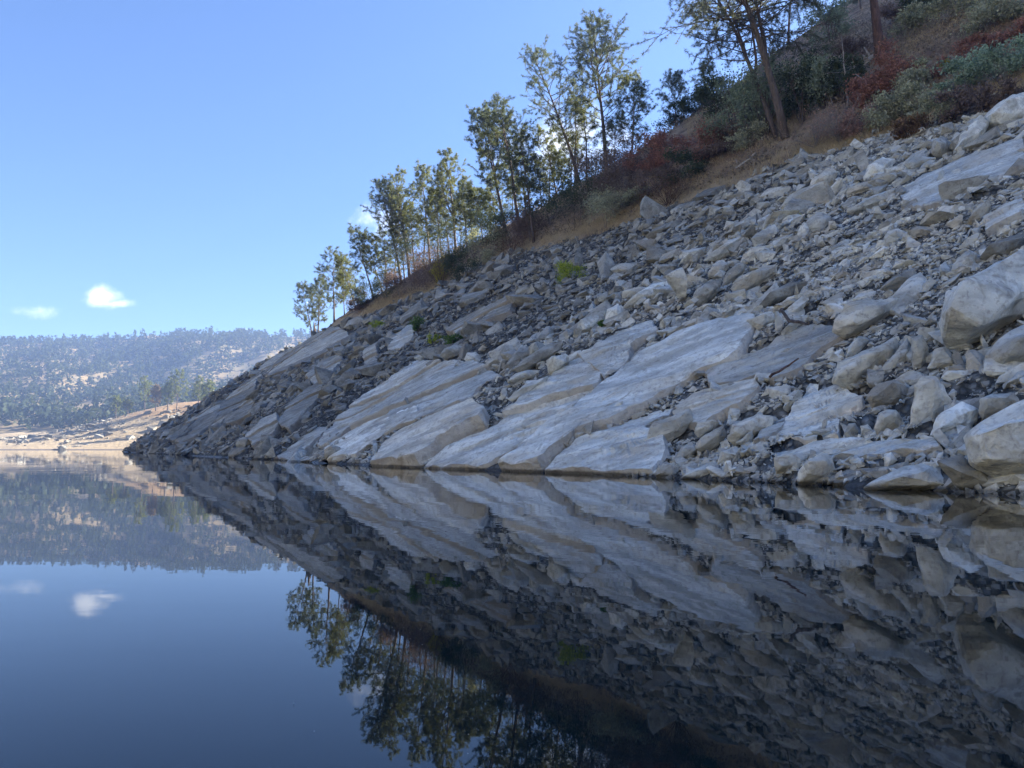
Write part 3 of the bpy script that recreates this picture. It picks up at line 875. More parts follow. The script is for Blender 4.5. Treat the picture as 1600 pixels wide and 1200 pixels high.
# boulders: (outline, seed, depth ratio, tone, warm, label)
BOULDERS = [
    ([(1462, 506), (1479, 459), (1504, 439), (1560, 408), (1625, 375), (1660, 400), (1660, 470), (1600, 495), (1547, 537), (1496, 558), (1470, 540)], 21, 0.8, 1.25, 0.0, 'huge pale boulder at the right edge halfway up the slope'),
    ([(1538, 556), (1561, 529), (1600, 508), (1650, 495), (1670, 540), (1620, 575), (1552, 587), (1540, 572)], 22, 0.8, 1.45, 0.0, 'bright whitish boulder just below the huge pale one'),
    ([(1508, 683), (1527, 661), (1560, 645), (1605, 625), (1680, 620), (1700, 700), (1690, 775), (1592, 760), (1540, 742), (1513, 721)], 23, 0.8, 1.02, 0.03, 'large brownish boulder at the right edge by the water'),
    ([(1453, 681), (1460, 660), (1470, 643), (1504, 628), (1527, 639), (1525, 658), (1515, 672), (1488, 686)], 24, 0.9, 1.40, 0.0, 'pale faceted boulder beside the large brownish boulder'),
    ([(1366, 670), (1374, 646), (1385, 640), (1400, 639), (1412, 655), (1417, 672), (1410, 682), (1372, 680)], 25, 0.9, 1.06, 0.03, 'squat grey boulder standing on the layered ledge'),
    ([(1349, 764), (1375, 745), (1411, 727), (1462, 721), (1479, 735), (1504, 768), (1490, 774), (1400, 772)], 26, 0.9, 1.36, 0.0, 'white triangular boulder half sunk at the waterline'),
    ([(1462, 719), (1501, 710), (1530, 730), (1568, 763), (1560, 774), (1504, 768), (1486, 742)], 27, 0.8, 0.98, 0.03, 'brown leaning boulder right of the white triangular one'),
    ([(1246, 737), (1262, 720), (1286, 709), (1299, 718), (1307, 737), (1304, 760), (1272, 764), (1246, 756)], 28, 0.9, 1.05, 0.02, 'upright grey boulder in the water left of the white triangle'),
    ([(1207, 714), (1235, 708), (1272, 708), (1262, 728), (1246, 742), (1212, 740)], 29, 0.9, 0.98, 0.05, 'brown undercut boulder behind the upright waterline boulder'),
    ([(1300, 585), (1309, 568), (1348, 545), (1399, 528), (1406, 542), (1394, 566), (1374, 586), (1331, 611), (1302, 600)], 30, 0.6, 1.04, 0.03, 'long rounded boulder lying above the flat light slab'),
    ([(1371, 584), (1391, 557), (1419, 525), (1424, 545), (1420, 580), (1388, 590)], 31, 0.6, 1.06, 0.0, 'split angular block right of the long rounded boulder'),
    ([(1426, 575), (1424, 528), (1440, 526), (1452, 545), (1449, 572), (1438, 586)], 32, 0.6, 0.92, 0.0, 'dark split block standing beside the angular block'),
    ([(1418, 683), (1424, 600), (1440, 586), (1462, 586), (1488, 626), (1470, 644), (1452, 682)], 33, 0.5, 1.05, 0.02, 'tall grey slab leaning behind the pale faceted boulder'),
    ([(1530, 622), (1552, 614), (1586, 613), (1592, 630), (1570, 652), (1532, 662), (1526, 640)], 34, 0.8, 1.08, 0.02, 'grey block above the large brownish boulder'),
    ([(1449, 576), (1460, 545), (1478, 540), (1494, 562), (1500, 572), (1470, 578)], 35, 0.7, 1.04, 0.0, 'wedge shaped block left of the bright whitish boulder'),
    ([(1354, 622), (1372, 600), (1398, 592), (1424, 606), (1424, 630), (1400, 640), (1362, 636)], 36, 0.7, 0.98, 0.02, 'rough broken outcrop between the flat slab and tall leaning slab'),
    ([(1490, 236), (1500, 210), (1532, 178), (1545, 190), (1540, 210), (1524, 232), (1500, 243)], 37, 0.7, 1.25, 0.02, 'leaning pale boulder on top of the slope, left of the topmost one'),
    ([(1535, 184), (1561, 159), (1590, 146), (1630, 150), (1640, 185), (1600, 196), (1569, 208), (1542, 206)], 38, 0.8, 1.35, 0.02, 'topmost big pale boulder at the upper right edge'),
    ([(1454, 240), (1458, 218), (1472, 212), (1486, 222), (1488, 240), (1474, 250)], 39, 0.8, 1.3, 0.0, 'pale upright boulder left of the leaning top boulder'),
    ([(1470, 212), (1470, 196), (1488, 190), (1494, 204), (1486, 216)], 40, 0.8, 1.15, 0.0, 'small grey boulder perched above the pale upright one'),
    ([(1348, 276), (1356, 258), (1380, 244), (1398, 248), (1396, 268), (1372, 284), (1350, 284)], 41, 0.8, 1.15, 0.0, 'rounded grey boulder in the row under the dry brush'),
    ([(1414, 256), (1430, 243), (1462, 247), (1452, 262), (1424, 270)], 42, 0.7, 1.12, 0.0, 'flat topped boulder right of the rounded one under the brush'),
    ([(1320, 300), (1340, 288), (1385, 277), (1380, 293), (1350, 302), (1326, 304)], 43, 0.5, 1.05, 0.05, 'thin tan slab lying below the rounded boulder'),
    ([(1260, 306), (1268, 285), (1292, 262), (1312, 268), (1300, 290), (1282, 306)], 44, 0.7, 0.95, 0.05, 'brownish boulder at the foot of the dry grass bank'),
    ([(1323, 330), (1350, 310), (1399, 294), (1396, 312), (1360, 330), (1330, 336)], 45, 0.4, 1.12, 0.0, 'long flat slab in the upper rubble'),
    ([(1252, 356), (1262, 340), (1280, 332), (1298, 338), (1300, 354), (1286, 366), (1260, 368)], 46, 0.8, 1.15, 0.0, 'smooth rounded boulder below the small green plant'),
    ([(1379, 374), (1388, 360), (1404, 356), (1418, 364), (1418, 380), (1400, 388), (1384, 386)], 47, 0.8, 1.2, 0.0, 'pale flat faced stone alone in fine rubble'),
    ([(1486, 424), (1496, 402), (1514, 392), (1528, 398), (1528, 424), (1506, 440), (1492, 436)], 48, 0.8, 1.08, 0.0, 'upright grey boulder left above the huge pale boulder'),
    ([(1204, 484), (1230, 462), (1266, 451), (1280, 458), (1262, 478), (1238, 491), (1216, 492)], 49, 0.35, 1.22, 0.02, 'overhanging flat pale slab above the smooth slab with the stick'),
    ([(1184, 478), (1200, 458), (1234, 440), (1262, 440), (1250, 458), (1216, 470), (1196, 482)], 50, 0.5, 0.78, 0.0, 'dark slab just above the overhanging pale slab'),
    ([(1302, 520), (1306, 500), (1320, 476), (1360, 468), (1404, 466), (1410, 482), (1380, 496), (1345, 522), (1320, 530)], 51, 0.6, 0.86, 0.05, 'massive brownish jointed outcrop in the middle of the right slope'),
    ([(1371, 454), (1400, 430), (1428, 419), (1438, 436), (1420, 452), (1390, 458)], 52, 0.5, 0.82, 0.02, 'dark wedge above the massive jointed outcrop'),
    ([(1530, 404), (1544, 384), (1580, 370), (1620, 362), (1620, 392), (1570, 406), (1544, 410)], 53, 0.6, 0.86, 0.02, 'dark slab on top of the huge pale boulder'),
    ([(1510, 348), (1520, 330), (1546, 308), (1550, 324), (1536, 346), (1518, 354)], 54, 0.6, 0.86, 0.05, 'brown wedge at the upper right rubble'),
    ([(972, 482), (990, 462), (1020, 442), (1044, 436), (1044, 452), (1022, 472), (996, 484)], 55, 0.5, 1.08, 0.02, 'large flat boulder in the middle of the rubble'),
    ([(1079, 478), (1088, 452), (1104, 440), (1127, 436), (1122, 456), (1104, 472), (1086, 482)], 56, 0.5, 1.15, 0.0, 'pale smooth boulder right of the large flat one'),
    ([(1127, 450), (1136, 426), (1156, 411), (1168, 414), (1160, 430), (1140, 450)], 57, 0.5, 1.02, 0.02, 'tilted boulder with a dark hollow below it'),
    ([(1139, 452), (1160, 432), (1196, 414), (1220, 410), (1216, 426), (1186, 446), (1150, 460)], 58, 0.5, 1.02, 0.03, 'long layered boulder right of the tilted one'),
    ([(897, 520), (906, 500), (926, 490), (942, 496), (936, 512), (914, 526)], 59, 0.8, 0.96, 0.0, 'rounded block left of the leafy tuft at mid slope'),
    ([(943, 506), (950, 484), (966, 474), (974, 484), (966, 502), (950, 512)], 60, 0.8, 1.05, 0.0, 'small angular block below the large flat boulder'),
    ([(800, 578), (820, 560), (852, 542), (880, 533), (876, 548), (846, 566), (812, 582)], 61, 0.4, 0.95, 0.02, 'dark edged slab lying above the pale sheets'),
    ([(856, 584), (854, 564), (862, 556), (886, 554), (889, 566), (874, 582), (862, 590)], 62, 0.9, 0.92, 0.02, 'cubic grey block at the head of the long pale slab'),
    ([(793, 598), (804, 584), (826, 577), (844, 580), (838, 592), (812, 602)], 63, 0.6, 0.92, 0.0, 'rounded flat stone under the dark edged slab'),
    ([(792, 624), (806, 608), (830, 596), (858, 587), (852, 602), (826, 618), (800, 628)], 64, 0.45, 1.12, 0.0, 'light slab below the rounded flat stone'),
    ([(646, 560), (656, 551), (672, 547), (686, 550), (680, 558), (660, 564)], 65, 0.6, 0.92, 0.0, 'flat stone on the upper end of the leftmost pale sheet'),
    ([(686, 556), (694, 544), (710, 539), (728, 542), (732, 552), (716, 562), (694, 564)], 66, 0.7, 1.1, 0.0, 'pale rounded boulder just below the dark green bush'),
    ([(724, 562), (730, 552), (744, 550), (752, 557), (746, 566), (732, 568)], 67, 0.7, 1.22, 0.0, 'small white stone right of the pale rounded boulder'),
    ([(536, 512), (544, 500), (560, 495), (573, 498), (568, 508), (548, 516)], 68, 0.7, 0.98, 0.0, 'grey boulder at the skyline end of the driftwood pole'),
    ([(508, 718), (506, 702), (520, 696), (532, 700), (528, 714), (516, 722)], 69, 0.8, 0.84, 0.06, 'brown block at the waterline in front of the leftmost pale sheet'),
    ([(575, 727), (586, 715), (596, 711), (600, 717), (590, 728)], 70, 0.8, 0.72, 0.0, 'dark triangular stone at the waterline left of the brown edged slab'),
    ([(370, 700), (368, 688), (380, 682), (392, 686), (394, 698), (384, 706)], 71, 0.9, 0.66, 0.0, 'dark round boulder low in the left rubble'),
    ([(446, 612), (456, 598), (468, 596), (466, 608), (452, 620)], 72, 0.6, 0.8, 0.0, 'pointed grey block on the left rubble'),
    ([(1060, 748), (1080, 734), (1112, 722), (1146, 728), (1140, 748), (1100, 752)], 73, 0.7, 1.22, 0.0, 'pale cracked boulder at the waterline right of the low pale slab'),
    ([(1022, 744), (1030, 726), (1052, 722), (1062, 734), (1056, 748), (1036, 752)], 74, 0.8, 0.95, 0.04, 'rounded brownish boulder at the waterline beside the pale cracked one'),
    ([(1054, 716), (1064, 698), (1080, 690), (1090, 702), (1078, 716), (1060, 722)], 75, 0.8, 1.05, 0.02, 'block wedged above the rounded waterline boulder'),
    ([(1082, 702), (1096, 686), (1130, 664), (1136, 680), (1120, 698), (1092, 710)], 76, 0.6, 0.94, 0.04, 'brown oblong boulder above the pale cracked waterline boulder'),
    ([(1136, 684), (1146, 664), (1184, 646), (1208, 652), (1204, 668), (1170, 684), (1150, 694)], 77, 0.6, 1.05, 0.04, 'larger oblong boulder right of the brown oblong one'),
    ([(1120, 728), (1126, 706), (1150, 698), (1160, 712), (1158, 726), (1140, 732)], 78, 0.8, 1.02, 0.02, 'grey block between the waterline and the larger oblong boulder'),
    ([(1150, 692), (1166, 680), (1176, 674), (1178, 688), (1164, 700)], 79, 0.7, 1.08, 0.0, 'small sharp block below the larger oblong boulder'),
    ([(1010, 690), (1020, 660), (1050, 648), (1080, 636), (1082, 656), (1066, 682), (1050, 694)], 80, 0.45, 1.02, 0.02, 'cracked grey block on the upper edge of the low pale slab'),
    ([(1084, 676), (1090, 662), (1116, 656), (1126, 660), (1110, 674), (1092, 682)], 81, 0.6, 1.02, 0.03, 'flat stone resting on the brown oblong boulder'),
    ([(1330, 690), (1318, 678), (1326, 662), (1336, 660), (1342, 674)], 82, 0.8, 1.12, 0.0, 'small pale stone left of the squat grey boulder'),
    ([(1344, 682), (1344, 666), (1356, 662), (1364, 672), (1362, 682)], 83, 0.8, 1.15, 0.0, 'pale angular stone touching the squat grey boulder'),
    ([(1130, 330), (1130, 323), (1139, 321), (1147, 323), (1147, 332), (1140, 336)], 84, 0.9, 1.6, 0.0, 'small white rounded boulder at the foot of the grass bank'),
    ([(1136, 364), (1150, 352), (1178, 335), (1180, 350), (1160, 362), (1146, 370)], 85, 0.4, 1.12, 0.0, 'flat pale slab on the slope below the white rounded boulder'),
    ([(1062, 412), (1068, 394), (1086, 388), (1104, 385), (1104, 400), (1090, 412)], 86, 0.7, 0.98, 0.0, 'blocky grey boulder above the pale smooth one'),
    ([(1098, 408), (1120, 388), (1140, 374), (1160, 370), (1152, 390), (1120, 408)], 87, 0.5, 1.06, 0.0, 'slanting grey slab right of the blocky boulder'),
    ([(1106, 432), (1112, 416), (1128, 408), (1140, 412), (1134, 428), (1118, 436)], 88, 0.7, 1.08, 0.0, 'rounded grey stone between the slanting slab and the tilted boulder'),
    ([(1490, 662), (1496, 648), (1510, 640), (1504, 662)], 89, 0.7, 1.1, 0.0, 'thin shard behind the pale faceted boulder'),
    ([(880, 522), (888, 508), (898, 500), (900, 514), (890, 526)], 90, 0.8, 0.98, 0.0, 'small grey block left of the rounded block at mid slope'),
    ([(1166, 500), (1190, 488), (1206, 486), (1214, 498), (1196, 520), (1186, 522)], 91, 0.5, 0.96, 0.0, 'dark faced block at the upper tip of the largest slab'),
    ([(1218, 520), (1236, 502), (1252, 496), (1258, 502), (1244, 514), (1226, 526)], 92, 0.5, 1.06, 0.0, 'elongated rounded stone under the overhanging pale slab'),
    ([(1470, 590), (1480, 580), (1520, 578), (1524, 590), (1490, 600)], 93, 0.5, 1.06, 0.0, 'grey flat stone under the wedge shaped block'),
    ([(1320, 560), (1326, 540), (1342, 524), (1358, 530), (1348, 552), (1330, 562)], 94, 0.6, 1.12, 0.0, 'pale block above the long rounded boulder'),
]
for (poly, seed, th, tone, warm, label) in BOULDERS:
    tag(outline_boulder(poly, seed, th, 0.1, tone, warm), label, 'boulder', 'boulders on the slope')


# ------------------------------------------------------------------ loose stones
def inside(poly, x, y):
    res = np.zeros(len(x), bool)
    k = len(poly)
    for i in range(k):
        x0, y0 = poly[i]; x1, y1 = poly[(i + 1) % k]
        cond = ((y0 > y) != (y1 > y)) & (x < (x1 - x0) * (y - y0) / (y1 - y0 + 1e-12) + x0)
        res ^= cond
    return res


# the ground under the sheets lies a little lower, so they and not the ground show
lowered = np.zeros(SS.shape, bool)
for P in SLAB_POLYS:
    lowered |= inside(P, SS.ravel(), NN.ravel()).reshape(SS.shape)
GZ2 = GZ - 0.5 * lowered
hillside.data.vertices.foreach_set('co', np.stack([GX, GY, GZ2], -1).astype(np.float32).ravel())
hillside.data.update()


def scatter(cnt, s0, s1, smin, smax, power, d0=0.0, d1=1.0, zmax=20.6, dens=None):
    """random stones on the slope: position along/up it and a power-law size"""
    s = s0 + (s1 - s0) * rng.random(cnt)
    n0 = np.interp(s, SHORE_S, SHORE_N); n1 = np.interp(s, HW_S, HW_N)
    t = d0 + (d1 - d0) * rng.random(cnt)
    n = n0 + t * (n1 - n0)
    u = rng.random(cnt)
    size = (smin ** (1 - power) + u * (smax ** (1 - power) - smin ** (1 - power))) ** (1 / (1 - power))
    keep = np.ones(cnt, bool)
    if dens is not None:
        keep &= rng.random(cnt) < dens(s, n, t, size)
    for P in SLAB_POLYS:
        ins = inside(P, s, n)
        keep &= ~(ins & (rng.random(cnt) < np.where(size > 0.12, 0.985, 0.95)))
    return s[keep], n[keep], size[keep]


def talus(s, n, t, size):
    # more rubble high on the slope and on its far half; the ledges by the water stay cleaner
    a = 0.50 + 0.50 * np.maximum(sstep(t, 0.12, 0.42), sstep(s, 26, 44))
    clump = 0.6 + 0.4 * sstep(fbm(s * 0.22, n * 0.3, 9.0, 3), -0.45, 0.35)
    coarse = sstep(fbm(s * 0.16, n * 0.16, 12.0, 3), -0.25, 0.30)
    lim = 0.30 + 0.004 * s
    mixk = np.where(size > lim, 0.25 + 0.75 * coarse, 1.0 - 0.45 * coarse)
    return np.clip(a * clump * mixk, 0, 1) * sstep(1.03 - t, 0, 0.08)


parts = [
    scatter(30000, 1, 30, 0.075, 0.55, 2.0, 0.0, 1.02, dens=talus),
    scatter(13000, 14, 60, 0.13, 0.8, 2.2, 0.0, 1.02, dens=talus),
    scatter(12000, 28, 100, 0.16, 1.0, 2.3, 0.0, 1.03, dens=talus),
    scatter(5600, 60, 172, 0.35, 2.0, 2.1, 0.0, 1.03, dens=talus),
    scatter(1100, 3, 40, 0.45, 1.25, 2.2, 0.1, 1.02, dens=talus),
    scatter(1000, 24, 120, 0.6, 2.4, 2.2, 0.0, 1.0, dens=talus),
    scatter(15000, 3, 34, 0.06, 0.22, 2.0, 0.03, 1.0, dens=lambda s, n, t, size: 0.55 + 0.45 * sstep(t, 0.1, 0.4)),
    scatter(13000, 3, 20, 0.05, 0.20, 1.8, 0.0, 0.45),
    scatter(700, 3, 20, 0.22, 0.6, 2.0, 0.0, 0.45),
    scatter(500, 14, 44, 0.3, 0.9, 2.2, 0.15, 1.0),
    scatter(3000, 5, 40, 0.10, 0.35, 2.0, 0.0, 0.05),
]
st_s, st_n, st_z = [np.concatenate(a) for a in zip(*parts)]
ST = len(st_s)
x_, y_ = to_xy(st_s, st_n)
gz_ = ground_sn(st_s, st_n)
pos_ = np.stack([x_, y_, gz_], 1)
# frame of every stone: flat side to the slope, long axis loosely along the foliation
ang = rng.normal(0.0, 1.1, ST)
e1 = E1[None] * np.cos(ang)[:, None] + E2[None] * np.sin(ang)[:, None]
e3 = FN[None] + rng.normal(0, 0.48, (ST, 3)); e3 /= np.linalg.norm(e3, axis=1)[:, None]
e1 = e1 - e3 * np.sum(e1 * e3, 1)[:, None]; e1 /= np.linalg.norm(e1, axis=1)[:, None]
e2 = np.cross(e3, e1)
half = st_z[:, None] * 0.5 * np.stack([rng.uniform(1.0, 1.75, ST), rng.uniform(0.8, 1.1, ST), rng.uniform(0.5, 1.0, ST)], 1)
pos_ = pos_ + e3 * (half[:, 2:3] * rng.uniform(0.05, 0.45, (ST, 1)))
tone_ = tone_at(st_s, st_n, pos_[:, 2])
px_, py_, dep_ = project(pos_)
seen = (px_ > -10) & (px_ < 1610) & (py_ > 0) & (py_ < 790)
order = np.argsort(-(st_z / dep_) * seen)
big = order[:300]
rest = order[300:]
base_small = []
for k in range(14):
    Vb, Fb = hull_arrays(stone_points(np.random.default_rng(100 + k), 9))
    base_small.append((Vb, Fb))
kind_ = rng.integers(0, 14, ST)
bag_V, bag_F, bag_T, off = [], [], [], 0
for k in range(14):
    sel = rest[kind_[rest] == k]
    Vb, Fb = base_small[k]
    B = np.stack([e1[sel] * half[sel, 0:1], e2[sel] * half[sel, 1:2], e3[sel] * half[sel, 2:3] * 1.5], 1)   # (m,3,3)
    Vw = np.einsum('vk,mkj->mvj', Vb, B) + pos_[sel][:, None]
    m_ = len(sel)
    bag_V.append(Vw.reshape(-1, 3))
    bag_F.append((Fb[None] + (np.arange(m_) * len(Vb))[:, None, None] + off).reshape(-1, 3))
    bag_T.append(np.repeat(tone_[sel], len(Vb), axis=0))
    off += m_ * len(Vb)
me = mesh_np('scree', np.concatenate(bag_V), [np.concatenate(bag_F)], False)
set_tone(me, np.concatenate(bag_T))
scree = link('scree', me, M['scree'], hillside)
tag(scree, 'grey broken rock rubble covering the slope', kind='stuff')
stone_meshes = []
for k in range(10):
    bm = bmesh.new()
    for p in stone_points(np.random.default_rng(300 + k), 12):
        bm.verts.new(p)
    bmesh.ops.convex_hull(bm, input=bm.verts)
    bmesh.ops.delete(bm, geom=[v for v in bm.verts if not v.link_faces], context='VERTS')
    finish_rock(bm, 1.0, k * 3.3, 0.025, 1, 0.03)
    me = bm_to_mesh(bm, 'stone'); me.materials.append(M['rock'])
    stone_meshes.append(me)
for i, k in enumerate(big):
    o = bpy.data.objects.new('stone', stone_meshes[i % 10])
    COL.objects.link(o)
    o.parent = hillside
    mt = Matrix(((e1[k][0] * half[k, 0], e2[k][0] * half[k, 1], e3[k][0] * half[k, 2] * 1.5, pos_[k][0]),
                 (e1[k][1] * half[k, 0], e2[k][1] * half[k, 1], e3[k][1] * half[k, 2] * 1.5, pos_[k][1]),
                 (e1[k][2] * half[k, 0], e2[k][2] * half[k, 1], e3[k][2] * half[k, 2] * 1.5, pos_[k][2]), (0, 0, 0, 1)))
    o.matrix_world = mt
    t = tone_[k]
    o.color = (t[0], t[1], t[2], 1)

# ------------------------------------------------------------------ plants
def unit(v):
    return v / (np.linalg.norm(v, axis=-1, keepdims=True) + 1e-9)


def needle_tufts(r, C, D, count, length, width):
    """needles fanning out from tuft centres C along directions D"""
    m = len(C)
    v = unit(D[:, None] * 0.75 + r.normal(0, 0.75, (m, count, 3)))
    L = length * r.uniform(0.65, 1.15, (m, count, 1))
    side = unit(np.cross(v, r.normal(0, 1, (m, count, 3)))) * width
    a = C[:, None] + v * L * 0.08
    tip = C[:, None] + v * L + np.array([0, 0, -0.12]) * L
    V = np.stack([a - side, a + side, tip], 2).reshape(-1, 3)
    return V, np.arange(len(V)).reshape(-1, 3)


def leaf_quads(r, C, size, flat=0.0):
    m = len(C)
    n_ = unit(r.normal(0, 1, (m, 3)) + np.array([0, 0, flat]))
    a = unit(np.cross(n_, r.normal(0, 1, (m, 3))))
    b = np.cross(n_, a)
    L = size * r.uniform(0.6, 1.3, (m, 1))
    a, b = a * L, b * L * 0.55
    V = np.stack([C - a, C - b, C + a, C + b], 1).reshape(-1, 3)
    return V, np.arange(len(V)).reshape(-1, 4)


def pine(r, H, W, top, start=0.3, branches=46, needle=0.26, nw=0.016, per=13, droop=0.0, fork=0, bend=1.2, r0=None, sub=4, fill=1.0):
    """gray-pine habit: thin leaning trunk, upswept limbs, open clumps of long needles. Returns trunk bag and crown mesh data"""
    tb, cb = Bag(), Bag()
    top = np.array([top[0], top[1], 0.0])
    r0 = r0 or max(0.075, H * 0.0155)
    leaders = []
    tt = np.linspace(0, 1, 12)
    wob = np.stack([fbm(tt * 2.2 + r.uniform(0, 50), 0.0, 0.0, 2), fbm(tt * 2.2 + r.uniform(0, 50), 3.0, 0.0, 2), 0 * tt], 1) * H * 0.018
    P = top[None] * np.stack([tt ** bend, tt ** bend, 0 * tt], 1) + np.stack([0 * tt, 0 * tt, tt * H], 1) + wob * tt[:, None]
    leaders.append((P, r0 * (1 - 0.93 * tt ** 0.9), start))
    for k in range(fork):
        i0 = r.integers(3, 6)
        a = r.uniform(0, 2 * math.pi)
        u = np.linspace(0, 1, 8)
        off = np.array([math.cos(a), math.sin(a) * 0.6, 0]) * W * 0.30
        Hf = H * r.uniform(0.72, 0.9) - P[i0][2]
        Q = P[i0][None] + off[None] * (u ** 0.7)[:, None] + (top * (Hf / H))[None] * u[:, None] + np.array([0, 0, 1.0])[None] * Hf * u[:, None]
        leaders.append((Q, r0 * 0.55 * (1 - 0.9 * u), 0.25))
    C, D = [], []
    for li, (Q, rad, st) in enumerate(leaders):
        tb.tube(Q, rad, 7 if li == 0 else 5)
        nb = branches if li == 0 else branches // 2
        K = len(Q)
        for b in range(nb):
            f = st + (0.985 - st) * ((b + r.random()) / nb)
            if r.random() < 0.10:
                continue
            x = f * (K - 1); i = min(int(x), K - 2); base = Q[i] + (Q[i + 1] - Q[i]) * (x - i)
            az = b * 2.399 + r.uniform(-0.5, 0.5)
            g_ = (f - st) / (1 - st)
            prof = (0.55 + 0.45 * math.sin(min(1, g_ * 1.25 + 0.12) * math.pi * 0.8)) * (1 - g_ ** 3) ** 0.5
            L = W * 0.5 * prof * r.uniform(0.55, 1.15) * (0.75 if li else 1.0) + 0.12
            el = R(r.uniform(5, 35)) + g_ * 0.5 - droop * 0.8
            u = np.linspace(0, 1, 5)
            dirh = np.array([math.cos(az), math.sin(az), 0])
            B = base[None] + dirh[None] * (L * u)[:, None] * math.cos(el) + np.array([0, 0, 1.0])[None] * (L * (math.sin(el) * u + (0.30 - droop) * u ** 2))[:, None]
            B += r.normal(0, 0.03 * L, B.shape) * u[:, None]
            br = max(0.012, min(0.10 * L * 0.13, 0.06))
            tb.tube(B, br * (1 - 0.75 * u), 4, False)
            for q in range(sub):
                w = r.uniform(0.40, 1.0)
                x2 = w * 4; j = min(int(x2), 3); p0 = B[j] + (B[j + 1] - B[j]) * (x2 - j)
                d2 = unit(dirh * r.uniform(0.2, 1.0) + r.normal(0, 0.55, 3) + np.array([0, 0, 0.45 - droop]))
                l2 = L * r.uniform(0.14, 0.34) + 0.1
                p1 = p0 + d2 * l2
                tb.tube(np.stack([p0, p1]), [br * 0.45, br * 0.2], 3, False)
                nt_ = max(1, int((1 + l2 / 0.35) * fill + r.random()))
                for k in range(nt_):
                    C.append(p0 + (p1 - p0) * (1 - 0.75 * k / max(nt_, 1)) + r.normal(0, 0.05, 3)); D.append(d2)
            C.append(B[-1]); D.append(unit(B[-1] - B[-2]))
    V, F = needle_tufts(r, np.array(C), np.array(D), per, needle, nw)
    cb.add(V, F)
    return tb, cb


def place_tree(name, base, parts, label, category='tree', group=None):
    o = bpy.data.objects.new(name, None)
    o.empty_display_size = 0.3
    COL.objects.link(o)
    o.location = base
    tag(o, label, category, group)
    for (pn, bag, mat, sm) in parts:
        if bag.n:
            link(pn, bag.mesh(pn, sm), mat, o)
    return o


def metric(base_px, top_px=None):
    """ground point under a pixel, metres per pixel there"""
    B = hit([base_px], False)[0]
    B[2] = float(ground(B[0], B[1]))
    dep = B[1] * math.cos(PITCH) + (B[2] - CAM_H) * math.sin(PITCH)
    return B, dep / FPX


# (base pixel, top pixel, crown width px, start of crown, needle material, forks, density, label)
PINES = [
    ((488, 528), (468, 446), 40, 0.25, 'pine', 0, 0.8, 'leftmost thin pine on the skyline, leaning left'),
    ((497, 524), (498, 434), 40, 0.25, 'pine', 0, 0.8, 'second thin upright pine from the skyline end'),
    ((522, 508), (519, 396), 48, 0.30, 'pine', 0, 0.9, 'third pine from the skyline end, taller and darker'),
    ((538, 498), (533, 430), 34, 0.30, 'pine_olive', 0, 0.7, 'small sparse pine between the third and fourth skyline trees'),
    ((556, 486), (530, 404), 36, 0.35, 'pine_olive', 0, 0.7, 'slender pine leaning left, fourth big tree from the skyline end'),
    ((584, 468), (546, 358), 50, 0.35, 'pine', 0, 0.8, 'left leaning pine with a dense dark tip'),
    ((597, 456), (568, 372), 44, 0.35, 'pine_olive', 0, 0.8, 'yellowish pine right of the dense tipped one'),
    ((627, 420), (588, 286), 64, 0.30, 'pine', 1, 0.9, 'wide forked pine leaning left over the cloud'),
    ((640, 400), (610, 264), 60, 0.35, 'pine_olive', 1, 0.9, 'tall olive pine right of the wide forked one'),
    ((672, 392), (655, 260), 52, 0.35, 'pine_olive', 0, 0.9, 'straight olive pine in the middle of the thin grove'),
    ((690, 396), (678, 300), 44, 0.30, 'pine', 0, 0.8, 'shorter dark pine in front of the grove'),
    ((712, 384), (697, 234), 56, 0.35, 'pine_olive', 1, 0.9, 'tall backlit pine with a pointed olive top'),
    ((730, 400), (722, 290), 44, 0.40, 'pine', 0, 0.7, 'thin dark pine right of the pointed olive top'),
    ((755, 384), (742, 300), 50, 0.30, 'pine', 0, 0.8, 'low dark pine among the grove trunks'),
    ((790, 364), (744, 168), 78, 0.35, 'pine', 1, 1.0, 'big dark pine, left of the pair at the grove end'),
    ((812, 372), (776, 150), 76, 0.35, 'pine', 1, 1.0, 'big dark pine, tallest of the pair at the grove end'),
    ((834, 388), (812, 210), 62, 0.40, 'pine', 0, 0.9, 'dark slender pine right of the tall pair'),
    ((870, 300), (848, 200), 56, 0.30, 'pine_olive', 0, 0.6, 'thin backlit tree against the cloud'),
    ((905, 268), (832, 80), 88, 0.38, 'pine', 0, 1.0, 'left leaning pine standing alone against the sky'),
    ((947, 260), (931, 30), 104, 0.30, 'pine', 1, 1.15, 'tall straight pine, highest on the open skyline'),
    ((899, 250), (898, 144), 58, 0.25, 'pine_grey', 0, 0.7, 'pale pine behind the two lone leaning pines'),
    ((916, 256), (914, 160), 50, 0.25, 'pine_olive', 0, 0.6, 'pale yellowish tree between the two lone pines'),
    ((960, 250), (962, 190), 40, 0.25, 'pine_grey', 0, 0.6, 'small pale tree just right of the tall straight pine'),
    ((987, 226), (992, 126), 58, 0.20, 'pine_olive', 0, 0.9, 'yellow green pine right of the tall straight pine'),
    ((1056, 182), (1052, 120), 46, 0.20, 'pine_grey', 0, 0.8, 'small hazy pine on the ridge left of the big leaning pine'),
    ((1104, 150), (1102, 100), 34, 0.20, 'pine_olive', 0, 0.7, 'smaller hazy pine on the ridge close to the big leaning pine'),
    ((1232, 70), (1246, -80), 70, 0.75, 'pine_grey', 0, 0.6, 'thin reddish bare trunk leaning right at the top edge'),
    ((1345, 12), (1336, -70), 60, 0.2, 'pine_grey', 0, 0.9, 'grey pine on the ridge cut by the top edge'),
]
